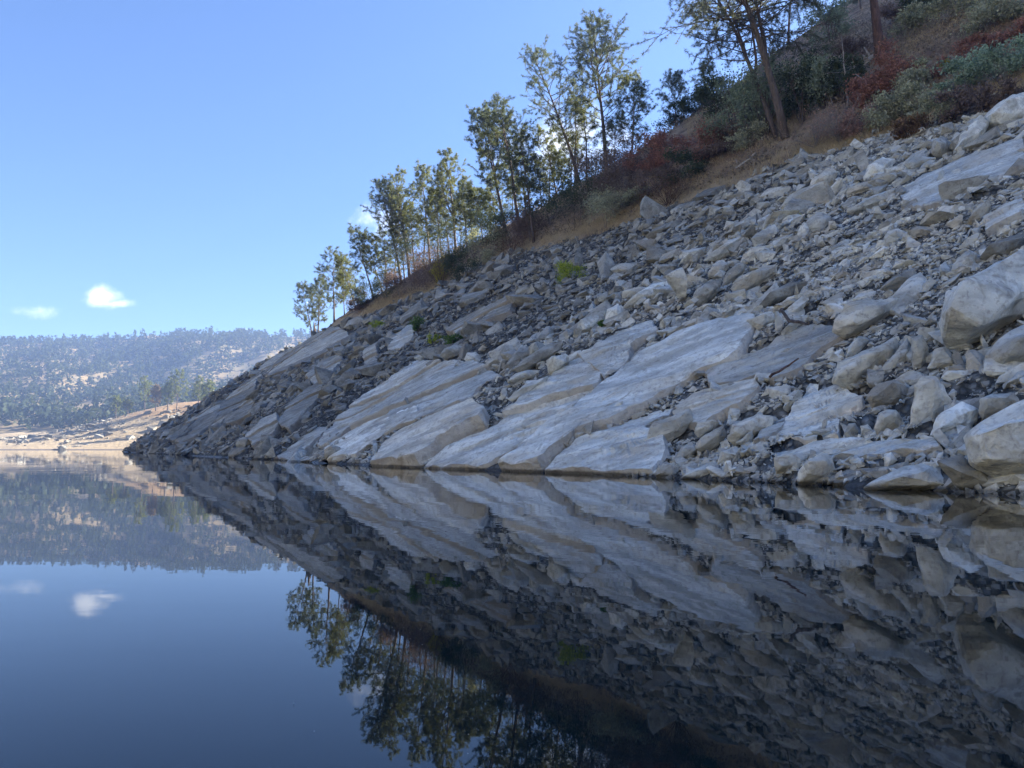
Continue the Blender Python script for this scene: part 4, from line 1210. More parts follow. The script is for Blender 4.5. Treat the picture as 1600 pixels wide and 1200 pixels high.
for i, (b, t, w, st, mt, fk, dn, label) in enumerate(PINES):
    B, mp = metric(b)
    r = np.random.default_rng(500 + i)
    bx_, by_, _ = project(B)
    H = max(by_[0] - t[1], 20) * mp * 1.01
    top = ((t[0] - bx_[0]) * mp, r.uniform(-0.06, 0.06) * H)
    far = B[1] > 85
    tb, cb = pine(r, H, w * mp * 1.25, top, st * 0.75, int(54 * dn), needle=0.34 if far else 0.30, nw=0.018 if far else 0.0125, per=13, fork=fk, sub=8, fill=1.9 * dn)
    bark = M['bark_red'] if 'reddish' in label else M['bark']
    place_tree('pine_tree', B, [('trunk', tb, bark, True), ('crown', cb, M[mt], False)], label, 'pine tree', 'pines along the ridge')

# slimmer pines behind the front row
YOUNG = ['slender young pine behind the yellowish pine', 'slender young pine left of the wide forked pine', 'slender young pine at the foot of the wide forked pine', 'slender young pine between the olive pines of the thin grove', 'slender young pine close left of the straight olive pine', 'slender young pine right of the straight olive pine', 'slender young pine left of the pointed olive top', 'slender young pine right beside the pointed olive top', 'slender young pine between the pointed top and the tall dark pair', 'slender young pine left of the tall dark pair', 'slender young pine directly behind the left of the tall dark pair', 'slender young pine between the trunks of the tall dark pair', 'slender young pine right of the tall dark pair', 'slender young pine behind the bare branched tree', 'slender young pine right of the bare branched tree', 'slender young pine left of the lone leaning pine', 'slender young pine at the foot of the lone leaning pine']
r = np.random.default_rng(321)
for i, bx in enumerate([604, 617, 632, 648, 662, 684, 702, 720, 738, 766, 776, 800, 822, 846, 858, 880, 892]):
    by = np.interp(bx, [600, 700, 800, 900], [440, 386, 345, 262])
    B, mp = metric((bx, by))
    H = r.uniform(62, 108) * mp
    rr_ = np.random.default_rng(1400 + i)
    tb, cb = pine(rr_, H, r.uniform(34, 48) * mp, (r.uniform(-0.2, 0.05) * H, 0.3), 0.22, 34, needle=0.32, nw=0.018, per=10, sub=6, fill=1.4)
    place_tree('pine_tree', B, [('trunk', tb, M['bark'], True), ('crown', cb, M[['pine', 'pine_olive', 'pine_grey'][i % 3]], False)], YOUNG[i], 'pine tree', 'young pines in the grove')

# the big leaning pines near the viewer
B, mp = metric((1228, 222))
r = np.random.default_rng(900)
tb, cb = pine(r, 440 * mp, 400 * mp, (-150 * mp, -1.0), 0.36, 92, needle=0.36, nw=0.013, per=17, droop=0.30, fork=1, bend=1.25, r0=0.34, sub=8, fill=1.0)
place_tree('pine_tree', B, [('trunk', tb, M['bark'], True), ('crown', cb, M['pine_grey'], False)], 'biggest pine with a thick dark trunk leaning left out of the frame', 'pine tree', 'pines along the ridge')
B, mp = metric((1213, 222))
r = np.random.default_rng(901)
tb, cb = pine(r, 360 * mp, 230 * mp, (-130 * mp, 1.5), 0.35, 60, needle=0.30, nw=0.014, per=14, droop=0.25, fork=2, bend=1.15, r0=0.22, sub=6, fill=0.9)
place_tree('pine_tree', B, [('trunk', tb, M['bark'], True), ('crown', cb, M['pine_grey'], False)], 'grey forked pine just behind the biggest leaning pine', 'pine tree', 'pines along the ridge')
B, mp = metric((1376, 94))
r = np.random.default_rng(902)
tb, cb = pine(r, 330 * mp, 150 * mp, (-32 * mp, 0.5), 0.62, 36, needle=0.30, nw=0.014, per=12, r0=0.40, sub=5)
place_tree('pine_tree', B, [('trunk', tb, M['bark_red'], True), ('crown', cb, M['pine_grey'], False)], 'straight dark trunk on the upper slope with its crown above the frame', 'pine tree', 'pines along the ridge')


def broadleaf(r, W, H, lobes, leaves, size, stems=6, stem_r=0.03, low=0.15, flat=0.0, shell=0.55):
    """shrub or small tree: stems fanning to uneven lobes, leaves spread through each lobe"""
    sb, fb = Bag(), Bag()
    cs = []
    for k in range(lobes):
        a = r.uniform(0, 2 * math.pi); q = math.sqrt(r.random())
        z = H * (low + (0.92 - low) * r.random() * (1 - 0.35 * q))
        cs.append((math.cos(a) * q * W * 0.42, math.sin(a) * q * W * 0.38, z))
    cs = np.array(cs)
    rad = np.stack([W * r.uniform(0.13, 0.25, lobes), W * r.uniform(0.13, 0.24, lobes), H * r.uniform(0.12, 0.22, lobes)], 1)
    for k in range(min(stems, lobes)):
        p1 = cs[k]
        p0 = np.array([r.normal(0, 0.04 * W), r.normal(0, 0.04 * W), -0.1 * H])
        u = np.linspace(0, 1, 5)[:, None]
        P = p0 + (p1 - p0) * u + np.array([0, 0, 1]) * (np.sin(u * math.pi) * 0.10 * H) + r.normal(0, 0.02 * W, (5, 3)) * u
        sb.tube(P, stem_r * (1 - 0.75 * u[:, 0]), 4, False)
        for j in range(5):
            e = p1 + r.normal(0, 1, 3) * rad[k] * 0.8
            mid = P[3] * 0.6 + e * 0.4 + r.normal(0, 0.03 * W, 3)
            sb.tube(np.stack([P[2 + j % 2], mid, e]), [stem_r * 0.4, stem_r * 0.25, stem_r * 0.12], 3, False)
    which = r.integers(0, lobes, leaves)
    d = unit(r.normal(0, 1, (leaves, 3)))
    rr = r.random((leaves, 1)) ** shell
    C = cs[which] + d * rr * rad[which] * (1 + 0.25 * r.normal(0, 1, (leaves, 1)))
    C[:, 2] = np.maximum(C[:, 2], 0.02)
    V, F = leaf_quads(r, C, size, flat)
    fb.add(V, F)
    return sb, fb


def twiggy(r, W, H, stems=16, stem_r=0.02, leaves=300, size=0.05):
    """mostly bare shrub: many forked twigs and few leaves"""
    sb, fb = Bag(), Bag()
    C = []
    for k in range(stems):
        a = r.uniform(0, 2 * math.pi); el = R(r.uniform(25, 85))
        L = H * r.uniform(0.7, 1.1)
        d = np.array([math.cos(a) * math.cos(el) * W / H * 0.8, math.sin(a) * math.cos(el) * W / H * 0.8, math.sin(el)])
        u = np.linspace(0, 1, 5)[:, None]
        P = d * L * u + r.normal(0, 0.05 * L, (5, 3)) * u
        sb.tube(P, stem_r * (1 - 0.8 * u[:, 0]), 4, False)
        for j in range(9):
            w = r.uniform(0.25, 1) * 4; q = min(int(w), 3); p0 = P[q] + (P[q + 1] - P[q]) * (w - q)
            d2 = unit(d + r.normal(0, 0.8, 3)); p1 = p0 + d2 * L * r.uniform(0.15, 0.4)
            sb.tube(np.stack([p0, (p0 + p1) / 2 + r.normal(0, 0.02 * L, 3), p1]), [stem_r * 0.4, stem_r * 0.3, stem_r * 0.12], 3, False)
            for _ in range(3):
                p2 = p0 + (p1 - p0) * r.uniform(0.4, 1); p3 = p2 + unit(d2 + r.normal(0, 0.9, 3)) * L * 0.12
                sb.tube(np.stack([p2, p3]), [stem_r * 0.25, stem_r * 0.1], 3, False)
                C.append(p3)
    C = np.array(C); C = C[r.integers(0, len(C), leaves)] + r.normal(0, 0.06 * H, (leaves, 3))
    V, F = leaf_quads(r, C, size)
    fb.add(V, F)
    return sb, fb


# evergreen trees massed under the big pines: (base, width px, height px, material, label)
OAKS = [
    ((1150, 236), 110, 150, 'evergreen', 'dense grey green evergreen left under the biggest pine'),
    ((1192, 226), 96, 172, 'evergreen', 'tall hanging evergreen directly left of the thick dark trunk'),
    ((1252, 196), 84, 136, 'dark', 'dark evergreen right of the thick dark trunk'),
    ((1290, 170), 84, 112, 'evergreen', 'evergreen behind the two thin pale poles'),
    ((1322, 160), 60, 86, 'dark', 'low dark evergreen beside the red brush'),
    ((1298, 70), 80, 84, 'evergreen', 'rounded evergreen on the ridge at the top edge'),
    ((1122, 190), 70, 80, 'dark', 'dark oak below the drooping pine branches'),
    ((1022, 250), 62, 56, 'red', 'sparse red leaved small tree on the ridge edge'),
]
for i, (b, w, h, mt, label) in enumerate(OAKS):
    B, mp = metric(b)
    r = np.random.default_rng(700 + i)
    W, H = w * mp, h * mp
    red = mt == 'red'
    sb, fb = broadleaf(r, W, H, 9 if red else 18, 900 if red else 4600, 0.10, 9, 0.05, 0.18, shell=0.6)
    place_tree('oak_tree', B, [('trunk', sb, M['bark'], True), ('crown', fb, M[mt], False)], label, 'tree', 'broadleaf trees on the slope')

# shrubs: (base pixel, width px, height px, kind, label)
BUSHES = [
    ((560, 488), 26, 22, 'purple', 'small brown bush at the skyline end of the brush'),
    ((575, 480), 40, 34, 'dark', 'dark bush at the foot of the dense tipped pine'),
    ((604, 470), 44, 36, 'dark', 'dark bush second from the skyline end of the brush'),
    ((632, 462), 50, 40, 'purple', 'purple brown bush below the forked pine'),
    ((664, 456), 56, 52, 'purple', 'large purple brown bush below the thin grove'),
    ((690, 452), 48, 44, 'twig_brown', 'bare brown thicket right of the large purple bush'),
    ((655, 420), 60, 40, 'dark', 'dark understory bush behind the purple ones'),
    ((700, 420), 62, 50, 'dark', 'dark understory bush in the middle of the grove'),
    ((688, 446), 24, 28, 'yellow', 'small yellow leaved shrub in the dark brush'),
    ((722, 446), 44, 44, 'dark', 'dark shrub right of the small yellow one'),
    ((756, 424), 56, 44, 'greygreen', 'round grey green bush at the edge of the rubble'),
    ((745, 398), 62, 44, 'dark', 'dark bush behind the round grey green one'),
    ((790, 394), 60, 46, 'dark', 'dark bush under the tall pine pair'),
    ((800, 410), 54, 30, 'twig_brown', 'low reddish brown brush on the bank below the tall pine pair'),
    ((830, 384), 50, 46, 'purple', 'purplish bush at the foot of the slender dark pine'),
    ((862, 358), 64, 56, 'dark', 'dark bush left of the biggest dark bush'),
    ((905, 352), 96, 80, 'dark', 'biggest dark bush at the brush edge below the lone pines'),
    ((948, 346), 60, 56, 'greygreen', 'grey green bush right of the biggest dark bush'),
    ((930, 310), 70, 50, 'purple', 'purple brown bush at the foot of the lone pines'),
    ((968, 322), 62, 60, 'purple', 'purple bush right of the grey green bush'),
    ((975, 290), 66, 50, 'purple', 'purple bush at the skyline right of the lone pines'),
    ((1004, 284), 62, 56, 'red', 'dark red bush on the skyline'),
    ((1044, 268), 66, 60, 'red', 'wide dark red bush under the ridge rocks'),
    ((1000, 318), 44, 34, 'greygreen', 'pale leafy shrub at the edge of the dry bank'),
    ((1030, 310), 60, 50, 'purple', 'purple shrub above the dry bank'),
    ((1044, 326), 54, 48, 'twig_brown', 'bare twiggy shrub standing on the dry bank'),
    ((1075, 290), 66, 62, 'dark', 'dark shrub between the red bushes'),
    ((1108, 262), 48, 72, 'red', 'tall red shrub left of the evergreens'),
    ((1062, 196), 64, 40, 'dark', 'dark bush on the ridge crest left of the evergreens'),
    ((1094, 184), 50, 46, 'dark', 'dark bush on the ridge crest below the drooping branches'),
    ((1132, 252), 60, 50, 'purple', 'purplish shrub under the grey green evergreen'),
    ((1170, 240), 50, 44, 'greygreen', 'grey shrub under the hanging evergreen'),
    ((1274, 236), 64, 50, 'twig_pink', 'pinkish bare brush right of the thick dark trunk'),
    ((1312, 226), 66, 56, 'twig_pink', 'second pinkish bare brush on the bank'),
    ((1346, 214), 56, 52, 'pink', 'pale pinkish shrub beside the grey brush'),
    ((1364, 168), 66, 62, 'red', 'red shrub below the fallen white log'),
    ((1404, 138), 78, 76, 'red', 'largest red shrub on the upper right slope'),
    ((1380, 206), 66, 54, 'greygreen', 'grey brush under the largest red shrub'),
    ((1424, 186), 70, 56, 'greygreen', 'grey green brush right of the largest red shrub'),
    ((1420, 214), 60, 40, 'brown', 'low brown brush along the boulder row'),
    ((1462, 196), 68, 64, 'greygreen', 'grey brush above the boulder row'),
    ((1440, 140), 60, 50, 'greygreen', 'olive grey brush in the middle of the upper slope'),
    ((1500, 182), 64, 56, 'purple', 'dark brownish brush left of the dead bush'),
    ((1524, 172), 74, 62, 'twig_dead', 'pale dead leafless bush above the big boulders'),
    ((1560, 168), 60, 50, 'purple', 'brownish brush beside the dead bush'),
    ((1520, 136), 80, 54, 'bluegreen', 'blue green bush in front of the red strip'),
    ((1568, 122), 100, 70, 'bluegreen', 'large blue green bush at the right edge'),
    ((1492, 108), 56, 32, 'red', 'red brush strip left of the blue green bushes'),
    ((1536, 76), 64, 36, 'red', 'red brush strip above the blue green bushes'),
    ((1590, 60), 60, 36, 'red', 'red brush at the right edge of the frame'),
    ((1478, 112), 20, 22, 'yellow', 'little yellow shrub at the end of the red strip'),
    ((1548, 46), 90, 56, 'greygreen', 'grey olive bush at the top right corner'),
    ((1490, 40), 80, 52, 'greygreen', 'grey olive bush on the crest near the corner'),
    ((1420, 62), 60, 46, 'greygreen', 'grey brush right of the straight dark trunk'),
    ((1395, 40), 50, 36, 'purple', 'dark brush behind the straight dark trunk'),
    ((1446, 26), 70, 36, 'dark', 'dark brush along the crest at the top edge'),
    ((1330, 96), 50, 30, 'purple', 'low brush left of the straight dark trunk'),
    ((1280, 100), 40, 24, 'dark', 'dark low bush on the sky edge right of the big pine'),
    ((892, 434), 44, 40, 'lime', 'bright yellow green shrub on the upper rubble'),
    ((590, 524), 26, 16, 'lime', 'small lime shrub, first of four on the left rubble'),
    ((653, 522), 26, 26, 'green', 'green shrub, second of four on the left rubble'),
    ((679, 530), 18, 20, 'lime', 'small lime shrub, third of four on the left rubble'),
    ((707, 540), 32, 26, 'green', 'dark green round shrub, last of four on the left rubble'),
    ((1250, 337), 20, 12, 'lime', 'tiny lime plant among upper boulders'),
    ((941, 512), 16, 12, 'green', 'tiny green tuft between blocks at mid slope'),
]
for i, (b, w, h, kd, label) in enumerate(BUSHES):
    B, mp = metric(b)
    r = np.random.default_rng(800 + i)
    up_ = 1.75 if b[0] < 1000 and kd not in ('lime', 'green') else 1.1
    W, H = w * mp * (1.45 if up_ > 1.5 else 1.2), h * mp * up_
    area = W * H
    if kd.startswith('twig'):
        mt, bk = {'twig_brown': ('brown', 'bark_red'), 'twig_pink': ('pink', 'bark_pale'), 'twig_dead': ('pink', 'bark_pale')}[kd]
        sb, fb = twiggy(r, W, H, 22 if kd != 'twig_dead' else 14, 0.022, 40 if kd == 'twig_dead' else int(260 + 60 * area), 0.055)
        bm_ = M[bk]
    else:
        mt = kd
        fresh = kd in ('lime', 'green')
        sb, fb = broadleaf(r, W, H, 13, int(np.clip(430 * area + 350, 500, 4200)), 0.055 if fresh else 0.085, 7, 0.025, 0.12, shell=0.5)
        bm_ = M['bark_pale'] if kd in ('purple', 'pink', 'greygreen') else M['bark']
    place_tree('bush', B, [('stems', sb, bm_, True), ('foliage', fb, M[mt], False)], label, 'bush', 'bushes on the slope')

# low brush between the shrubs
r = np.random.default_rng(78)
cnt = 130000
us = -4 + 118 * r.random(cnt) ** 1.4
un = np.interp(us, HW_S, HW_N) + 0.8 + 40 * r.random(cnt) ** 1.3
uz = ground_sn(us, un)
cl = sstep(fbm(us * 0.35, un * 0.35, 31.0, 3), -0.35, 0.4)
keep = (r.random(cnt) < cl) & (uz > 20.6)
us, un, uz, cl = us[keep], un[keep], uz[keep], cl[keep]
ux, uy = to_xy(us, un)
C = np.stack([ux, uy, uz + r.random(len(us)) ** 1.3 * (0.15 + 0.8 * cl)], 1)
V, F = leaf_quads(r, C, 0.12)
M['brush'] = leaf_material('low_brush', (0.20, 0.165, 0.13), (0.42, 0.36, 0.29), 0.3, (1.1, 1.0, 0.9))
tag(link('undergrowth', mesh_np('undergrowth', V, [F]), M['brush']), 'low grey brown brush covering the upper slope', 'undergrowth', kind='stuff')

# dry grass along the bank and in patches higher up
r = np.random.default_rng(77)
cnt = 300000
gs = 8 + (110 - 8) * r.random(cnt) ** 1.5
gn = np.interp(gs, HW_S, HW_N) + r.uniform(-1.2, 26, cnt) * r.random(cnt) ** 0.8
gzz = ground_sn(gs, gn)
bank = np.exp(-((gzz - 21.2) / 1.3) ** 2) * (0.35 + 0.65 * sstep(fbm(gs * 0.10, gn * 0.1, 3, 2), -0.3, 0.2))
patchy = 0.55 * sstep(fbm(gs * 0.13, gn * 0.13, 14.0, 3), 0.05, 0.35) * (gzz > 21)
keep = (r.random(cnt) < np.maximum(bank, patchy)) & (gzz > 19.7)
gs, gn, gzz = gs[keep], gn[keep], gzz[keep]
k = len(gs)
gx, gy = to_xy(gs, gn)
Pb = np.stack([gx, gy, gzz - 0.03], 1)
hg = r.uniform(0.18, 0.5, (k, 1))
lean = r.normal(0, 0.35, (k, 3)); lean[:, 2] = 1
lean[:, :2] -= N[None] * 0.35
tip = Pb + unit(lean) * hg
sidev = unit(np.cross(lean, r.normal(0, 1, (k, 3)))) * 0.016
V = np.stack([Pb - sidev, Pb + sidev, tip], 1).reshape(-1, 3)
grass = tag(link('dry_grass', mesh_np('dry_grass', V, [np.arange(len(V)).reshape(-1, 3)]), M['grass']), 'golden dry grass on the bank above the rubble', 'grass', kind='stuff')


# ------------------------------------------------------------------ dead wood
def log(pts, radii, mat, label, name='log', seed=0, snap=True, lift=0.1, cat='log', stubs=2):
    r = np.random.default_rng(seed)
    W = hit(pts, False)
    W[:, 2] = np.maximum(W[:, 2], ground(W[:, 0], W[:, 1])) + lift
    W = W + FN * 0.12
    u = np.linspace(0, 1, 10)
    cum = np.linspace(0, 1, len(W))
    P = np.stack([np.interp(u, cum, W[:, j]) for j in range(3)], 1)
    c = P[0].copy(); P = P - c
    P += r.normal(0, radii[0] * 0.25, P.shape)
    b = Bag()
    b.tube(P, np.interp(u, np.linspace(0, 1, len(radii)), radii) * r.uniform(0.9, 1.1, 10), 8)
    for k in range(stubs):
        i = r.integers(2, 9)
        b.tube(np.stack([P[i], P[i] + r.normal(0, 1, 3) * radii[0] * 3 + FN * radii[0] * 4]), [radii[-1] * 0.5, radii[-1] * 0.2], 5)
    return tag(link(name, b.mesh(name, True), mat, None, c), label, cat, 'dead wood on the slope')


log([(628, 482), (660, 482), (700, 474), (736, 468)], [0.10, 0.09, 0.05], M['drift'], 'long pale driftwood pole along the top of the left rubble', 'driftwood_pole', 1, cat='driftwood')
log([(640, 494), (652, 484), (668, 478)], [0.06, 0.04, 0.03], M['drift'], 'short driftwood branch below the long pale pole', 'driftwood_branch', 2, cat='driftwood')
log([(1334, 126), (1348, 134), (1366, 146)], [0.20, 0.17, 0.14], M['drift'], 'fallen white log pointing down right on the upper slope', 'log', 3, lift=0.35)
log([(1336, 118), (1352, 108), (1372, 92)], [0.16, 0.20, 0.22], M['drift'], 'broken grey log leading up to the straight dark trunk', 'log', 4, lift=0.3)
log([(1225, 533), (1236, 541), (1252, 544), (1267, 546)], [0.055, 0.05, 0.035], M['bark'], 'dark curved stick lying on the smooth grey slab', 'stick', 5, lift=0.6, cat='stick', stubs=0)
log([(1206, 622), (1228, 610), (1252, 594)], [0.035, 0.03, 0.02], M['bark_red'], 'thin brown branch in the crack above the flat light slab', 'stick', 6, lift=0.45, cat='stick', stubs=1)
log([(1200, 314), (1206, 296), (1211, 272)], [0.05, 0.04, 0.025], M['bark'], 'thin black root hanging down the dry bank', 'root', 7, lift=0.1, cat='root', stubs=1)
log([(1184, 250), (1170, 258), (1150, 270)], [0.10, 0.10, 0.08], M['drift'], 'grey log lying in the dry grass below the evergreens', 'log', 8, lift=0.2)
log([(533, 502), (556, 488), (570, 482)], [0.10, 0.08, 0.05], M['bark_pale'], 'bleached branch on the skyline end of the bank', 'driftwood_branch', 9, cat='driftwood')
for k, (b, t, label) in enumerate([((1325, 168), (1319, 52), 'thin pale pole trunk, right of the two by the evergreens'), ((1301, 168), (1291, 108), 'thin pale pole trunk, shorter left of the two by the evergreens')]):
    B, mp = metric(b)
    r = np.random.default_rng(40 + k)
    tb = Bag()
    u = np.linspace(0, 1, 9)
    H = (b[1] - t[1]) * mp
    P = np.stack([(t[0] - b[0]) * mp * u, 0 * u, H * u - 0.1], 1) + r.normal(0, 0.03, (9, 3))
    tb.tube(P, 0.075 * (1 - 0.7 * u), 6)
    for j in range(10):
        i = r.integers(3, 9)
        tb.tube(np.stack([P[i], P[i] + np.array([r.normal(0, 0.5), r.normal(0, 0.5), r.uniform(0, 0.4)])]), [0.02, 0.006], 3, False)
    o = link('dead_tree', tb.mesh('dead_tree', True), M['bark_pale'], None, B)
    tag(o, label, 'dead tree', 'dead trees on the slope')
B, mp = metric((491, 527))
tb = Bag()
tb.tube(np.array([(0, 0, -0.3), (0.02, 0, 0.9), (-0.05, 0.03, 1.9), (-0.12, 0, 2.7)]), [0.30, 0.24, 0.16, 0.05], 8)
tb.tube(np.array([(0.1, 0, 0.6), (0.25, 0.05, 1.1), (0.22, 0.1, 1.5)]), [0.12, 0.08, 0.03], 6)
tag(link('snag', tb.mesh('snag', True), M['bark'], None, B), 'broken dark stump snag between the two leftmost thin pines', 'dead tree')
B, mp = metric((862, 312))
r = np.random.default_rng(60)
tb = Bag()
u = np.linspace(0, 1, 8)
P = np.stack([40 * mp * u, 0 * u, 66 * mp * u], 1) + r.normal(0, 0.06, (8, 3)) * u[:, None]
tb.tube(P, 0.11 * (1 - 0.8 * u), 6)
for j in range(9):
    i = r.integers(2, 8); a = r.uniform(0, 6.28)
    e = P[i] + np.array([math.cos(a), 0.4 * math.sin(a), 0.5]) * r.uniform(0.6, 1.6)
    tb.tube(np.stack([P[i], (P[i] + e) / 2 + r.normal(0, 0.1, 3), e]), [0.035, 0.025, 0.008], 4, False)
tag(link('dead_tree', tb.mesh('dead_tree', True), M['bark'], None, B), 'bare branched tree leaning right left of the lone leaning pine', 'dead tree', 'dead trees on the slope')

# ------------------------------------------------------------------ far shore
# woods on the far hill: a mass of small trees with gaps of golden grass
r = np.random.default_rng(5)
cnt = 19000
fx = r.uniform(-760, 60, cnt); fy = 405 + 420 * r.random(cnt) ** 0.85
dens = sstep(fbm(fx * 0.022, fy * 0.013, 21.0, 4), -0.75, -0.10)
dens = np.maximum(dens, (fy < 450) * 0.9)
vis = (800 + FPX * fx / fy > -160) & (800 + FPX * fx / fy < 640)
keep = (r.random(cnt) < dens * 0.85 + 0.05) & vis
fx, fy = fx[keep], fy[keep]
fz = np.maximum(far_hill_z(fx, fy), np.where(fy < 450, shore_z(fx, fy), -99))
oa, orr = r.uniform(-210, -52, 900), r.uniform(190, 470, 900)  # some more trees on the added hill behind the viewer
oz = bounce_hill_z(oa, orr)
ok = (oz > 6) & (fbm(oa * 0.1, orr * 0.03, 2.0, 3) > 0.0)
fx = np.concatenate([fx, (np.sin(np.radians(oa)) * orr)[ok]]); fy = np.concatenate([fy, (np.cos(np.radians(oa)) * orr)[ok]]); fz = np.concatenate([fz, oz[ok]])
ht = r.uniform(3.5, 8.5, len(fx)) * (1 + 0.35 * ((fy < 470) & (fy > 380)))
wd = ht * r.uniform(0.28, 0.5, len(fx))
Q = 17
m_ = len(fx)
zz = r.random((m_, Q))
rad = np.sqrt(r.random((m_, Q))) * (1 - 0.72 * zz) * wd[:, None]
an = r.uniform(0, 2 * math.pi, (m_, Q))
C = np.stack([fx[:, None] + rad * np.cos(an), fy[:, None] + rad * np.sin(an), fz[:, None] + ht[:, None] * (0.12 + 0.86 * zz)], -1).reshape(-1, 3)
V, F = leaf_quads(r, C, 1.0)
sz = np.repeat(np.repeat(ht * 0.172, Q), 4)[:, None]
cc = np.repeat(C, 4, axis=0)
V = cc + (V - cc) * sz
M['far_wood'] = leaf_material('far_woods', (0.032, 0.045, 0.028), (0.080, 0.095, 0.055), 0.3)
tag(link('forest', mesh_np('forest', V, [F]), M['far_wood']), 'grey green woods covering the far hill', 'forest', kind='stuff')

# trees on the sandy point
def shore_hit(px, py):
    d = rays([(px, py)])[0]
    t = np.arange(280, 430, 0.25)
    P = d[None] * t[:, None]
    gap = P[:, 2] + CAM_H - shore_z(P[:, 0], P[:, 1])
    b = np.nonzero(gap < 0)[0]
    i = b[0] if len(b) else np.argmin(gap)
    return np.array([P[i, 0], P[i, 1], float(shore_z(P[i, 0], P[i, 1]))]), P[i, 1] / FPX


M['far_tree'] = leaf_material('shore_tree_leaves', (0.11, 0.14, 0.055), (0.26, 0.28, 0.12), 0.4)
M['far_tree_brown'] = leaf_material('shore_tree_brown', (0.20, 0.14, 0.08), (0.34, 0.25, 0.15), 0.4)
FAR_TREES = [
    ((226, 640), (223, 588), 26, 'far_tree', 'dark round crowned pine at the left of the sandy point'),
    ((243, 642), (243, 604), 26, 'far_tree_brown', 'brownish bare tree behind the sandy point'),
    ((262, 642), (262, 600), 22, 'far_tree', 'small olive tree in the middle of the sandy point'),
    ((276, 641), (279, 580), 36, 'far_tree', 'biggest olive tree on the sandy point'),
    ((309, 642), (312, 590), 24, 'far_tree', 'upright olive pine near the right of the sandy point'),
    ((326, 648), (325, 596), 26, 'far_tree', 'pale tree beside the rocky slope on the sandy point'),
    ((181, 644), (181, 612), 20, 'far_tree', 'lone bright tree left of the sandy point'),
    ((200, 640), (198, 622), 22, 'pine_olive', 'low dark tree on the crest of the sandy point'),
]
for i, (b, t, w, mt, label) in enumerate(FAR_TREES):
    B, mp = shore_hit(*b)
    rr_ = np.random.default_rng(1000 + i)
    H, W = (b[1] - t[1]) * mp, w * mp
    tb, cb = pine(rr_, H, W, ((t[0] - b[0]) * mp, 0), 0.22, 40, needle=0.6, nw=0.10, per=9, fork=1, sub=4, r0=0.28)
    place_tree('shore_tree', B, [('trunk', tb, M['bark'], True), ('crown', cb, M[mt], False)], label, 'tree', 'trees on the sandy point')

# rubble on the point
r = np.random.default_rng(9)
cnt = 9000
rx, ry = r.uniform(-330, -70, cnt), r.uniform(298, 385, cnt)
rz = shore_z(rx, ry)
rpx, rpy, _ = project(np.stack([rx, ry, rz], 1))
zone = np.exp(-(((rpx - 140 + (rpy - 672) * 1.2) / 42) ** 2 + ((rpy - 670) / 16) ** 2)) * 1.3
zone += np.exp(-(((rpx - 290) / 45) ** 2 + ((rpy - 652) / 11) ** 2)) * 0.9
zone += np.exp(-(((rpx - 255) / 22) ** 2 + ((rpy - 678) / 8) ** 2)) * 0.7
zone += np.exp(-(((rpx - 15) / 40) ** 2 + ((rpy - 685) / 10) ** 2)) * 0.35
zone += 0.03 * (rpx < 110)
keep = (r.random(cnt) < zone) & (rz > 0.1)
P0 = np.stack([rx, ry, rz], 1)[keep]
k = len(P0)
sz = 0.35 * (1 - r.random(k)) ** -0.55
sz = np.minimum(sz, 2.2)
kd = r.integers(0, 14, k)
vv, ff, tn, off = [], [], [], 0
for q in range(14):
    Vb, Fb = base_small[q]
    sel = np.nonzero(kd == q)[0]
    a = r.uniform(0, 6.28, len(sel)); ca, sa = np.cos(a), np.sin(a)
    X = Vb[None, :, 0] * ca[:, None] - Vb[None, :, 1] * sa[:, None]
    Y = Vb[None, :, 0] * sa[:, None] + Vb[None, :, 1] * ca[:, None]
    Z = np.repeat(Vb[None, :, 2] * 1.3, len(sel), 0)
    Vw = np.stack([X, Y, Z], -1) * sz[sel][:, None, None] + P0[sel][:, None]
    vv.append(Vw.reshape(-1, 3)); ff.append((Fb[None] + (np.arange(len(sel)) * len(Vb))[:, None, None] + off).reshape(-1, 3))
    off += len(sel) * len(Vb)
me = mesh_np('shore_rubble', np.concatenate(vv), [np.concatenate(ff)])
set_tone(me, np.tile(np.array([[0.50, 0.45, 0.38]]), (off, 1)))
tag(link('shore_rubble', me, M['scree']), 'pale rock rubble on the sandy point', 'rubble', kind='stuff')
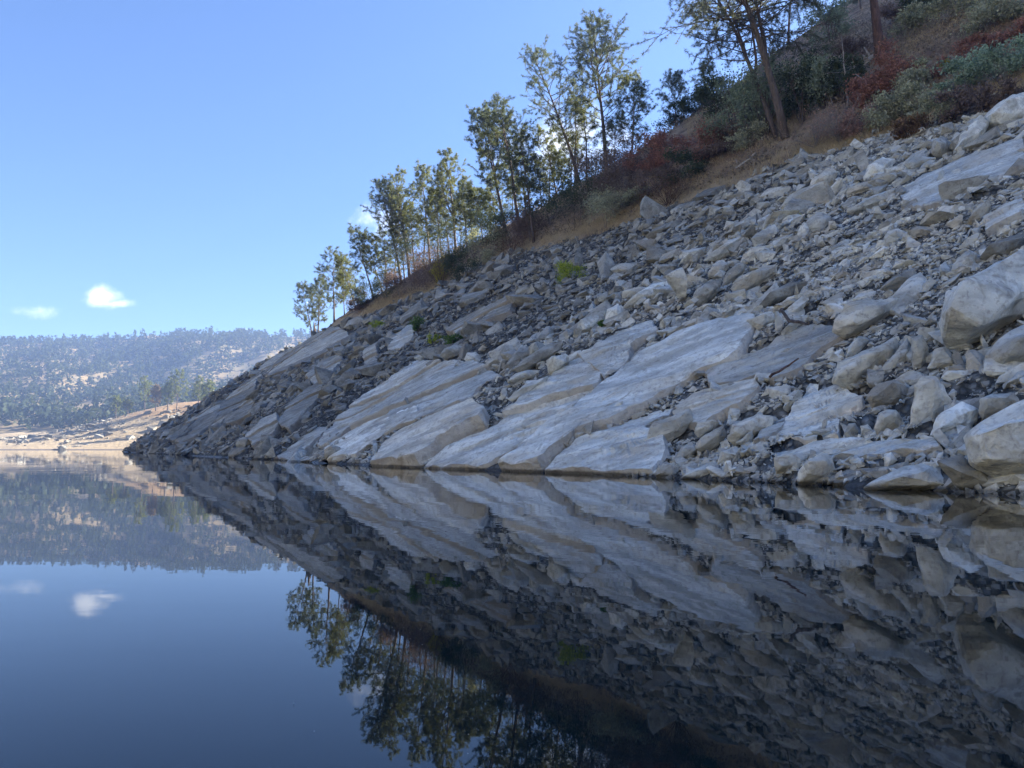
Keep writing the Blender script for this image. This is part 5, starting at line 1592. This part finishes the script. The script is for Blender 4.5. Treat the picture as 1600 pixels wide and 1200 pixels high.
for i, (px, py, w, label) in enumerate([(117, 699.5, 7, 'low dark rock at the waterline of the sandy point, left of two'), (133, 697, 5, 'low dark rock at the waterline of the sandy point, right of two')]):
    B, mp = shore_hit(px, py - 2)
    bm = bmesh.new()
    for p in stone_points(np.random.default_rng(50 + i), 12) * np.array([w * mp, w * mp * 0.7, w * mp * 0.8]):
        bm.verts.new(p)
    bmesh.ops.convex_hull(bm, input=bm.verts)
    bmesh.ops.delete(bm, geom=[v for v in bm.verts if not v.link_faces], context='VERTS')
    finish_rock(bm, w * mp, i * 5.0, 0.05, 1, 0.03)
    o = link('boulder', bm_to_mesh(bm, 'boulder'), M['rock'], None, B)
    o.color = (0.6, 0.56, 0.52, 1)
    tag(o, label, 'boulder', 'rocks at the far waterline')

# bits of fluff floating on the water
r = np.random.default_rng(3)
M['fluff'] = leaf_material('pale_fluff', (0.7, 0.7, 0.68), (0.8, 0.8, 0.78), 0.3)
C = []
for (px, py) in [(613, 982), (631, 982), (641, 989), (657, 985), (627, 1000), (655, 1011), (641, 1000), (621, 992), (459, 1101), (491, 1145), (660, 1009), (773, 1147), (805, 1113), (732, 1150), (731, 1180), (724, 945)]:
    d = rays([(px, py)])[0]; t = -CAM_H / d[2]
    C.append(d * t + np.array([0, 0, CAM_H + 0.004]))
V, F = leaf_quads(r, np.array(C), 0.0028, 6.0)
tag(link('floating_fluff', mesh_np('floating_fluff', V, [F]), M['fluff']), 'tiny white specks of fluff floating on the dark water', 'fluff', kind='stuff')

# ------------------------------------------------------------------ haze between the viewer and the far shore
hx0, hx1, hy0, hy1, hz0, hz1 = -1200.0, 500.0, -700.0, 1100.0, -40.0, 140.0
V = np.array([(x, y, z) for z in (hz0, hz1) for y in (hy0, hy1) for x in (hx0, hx1)], float)
F = np.array([(0, 2, 3, 1), (4, 5, 7, 6), (0, 1, 5, 4), (2, 6, 7, 3), (0, 4, 6, 2), (1, 3, 7, 5)])
m, g = new_mat('haze')
pv = g.n('ShaderNodeVolumePrincipled')
pv.inputs['Color'].default_value = (0.40, 0.58, 1.0, 1)
pv.inputs['Density'].default_value = HAZE_DENSITY
pv.inputs['Anisotropy'].default_value = 0.2
g.n('ShaderNodeOutputMaterial', i_Volume=pv.outputs[0])
tag(link('haze', mesh_np('haze', V, [F]), m), 'pale blue haze over the far shore', 'haze', kind='stuff')
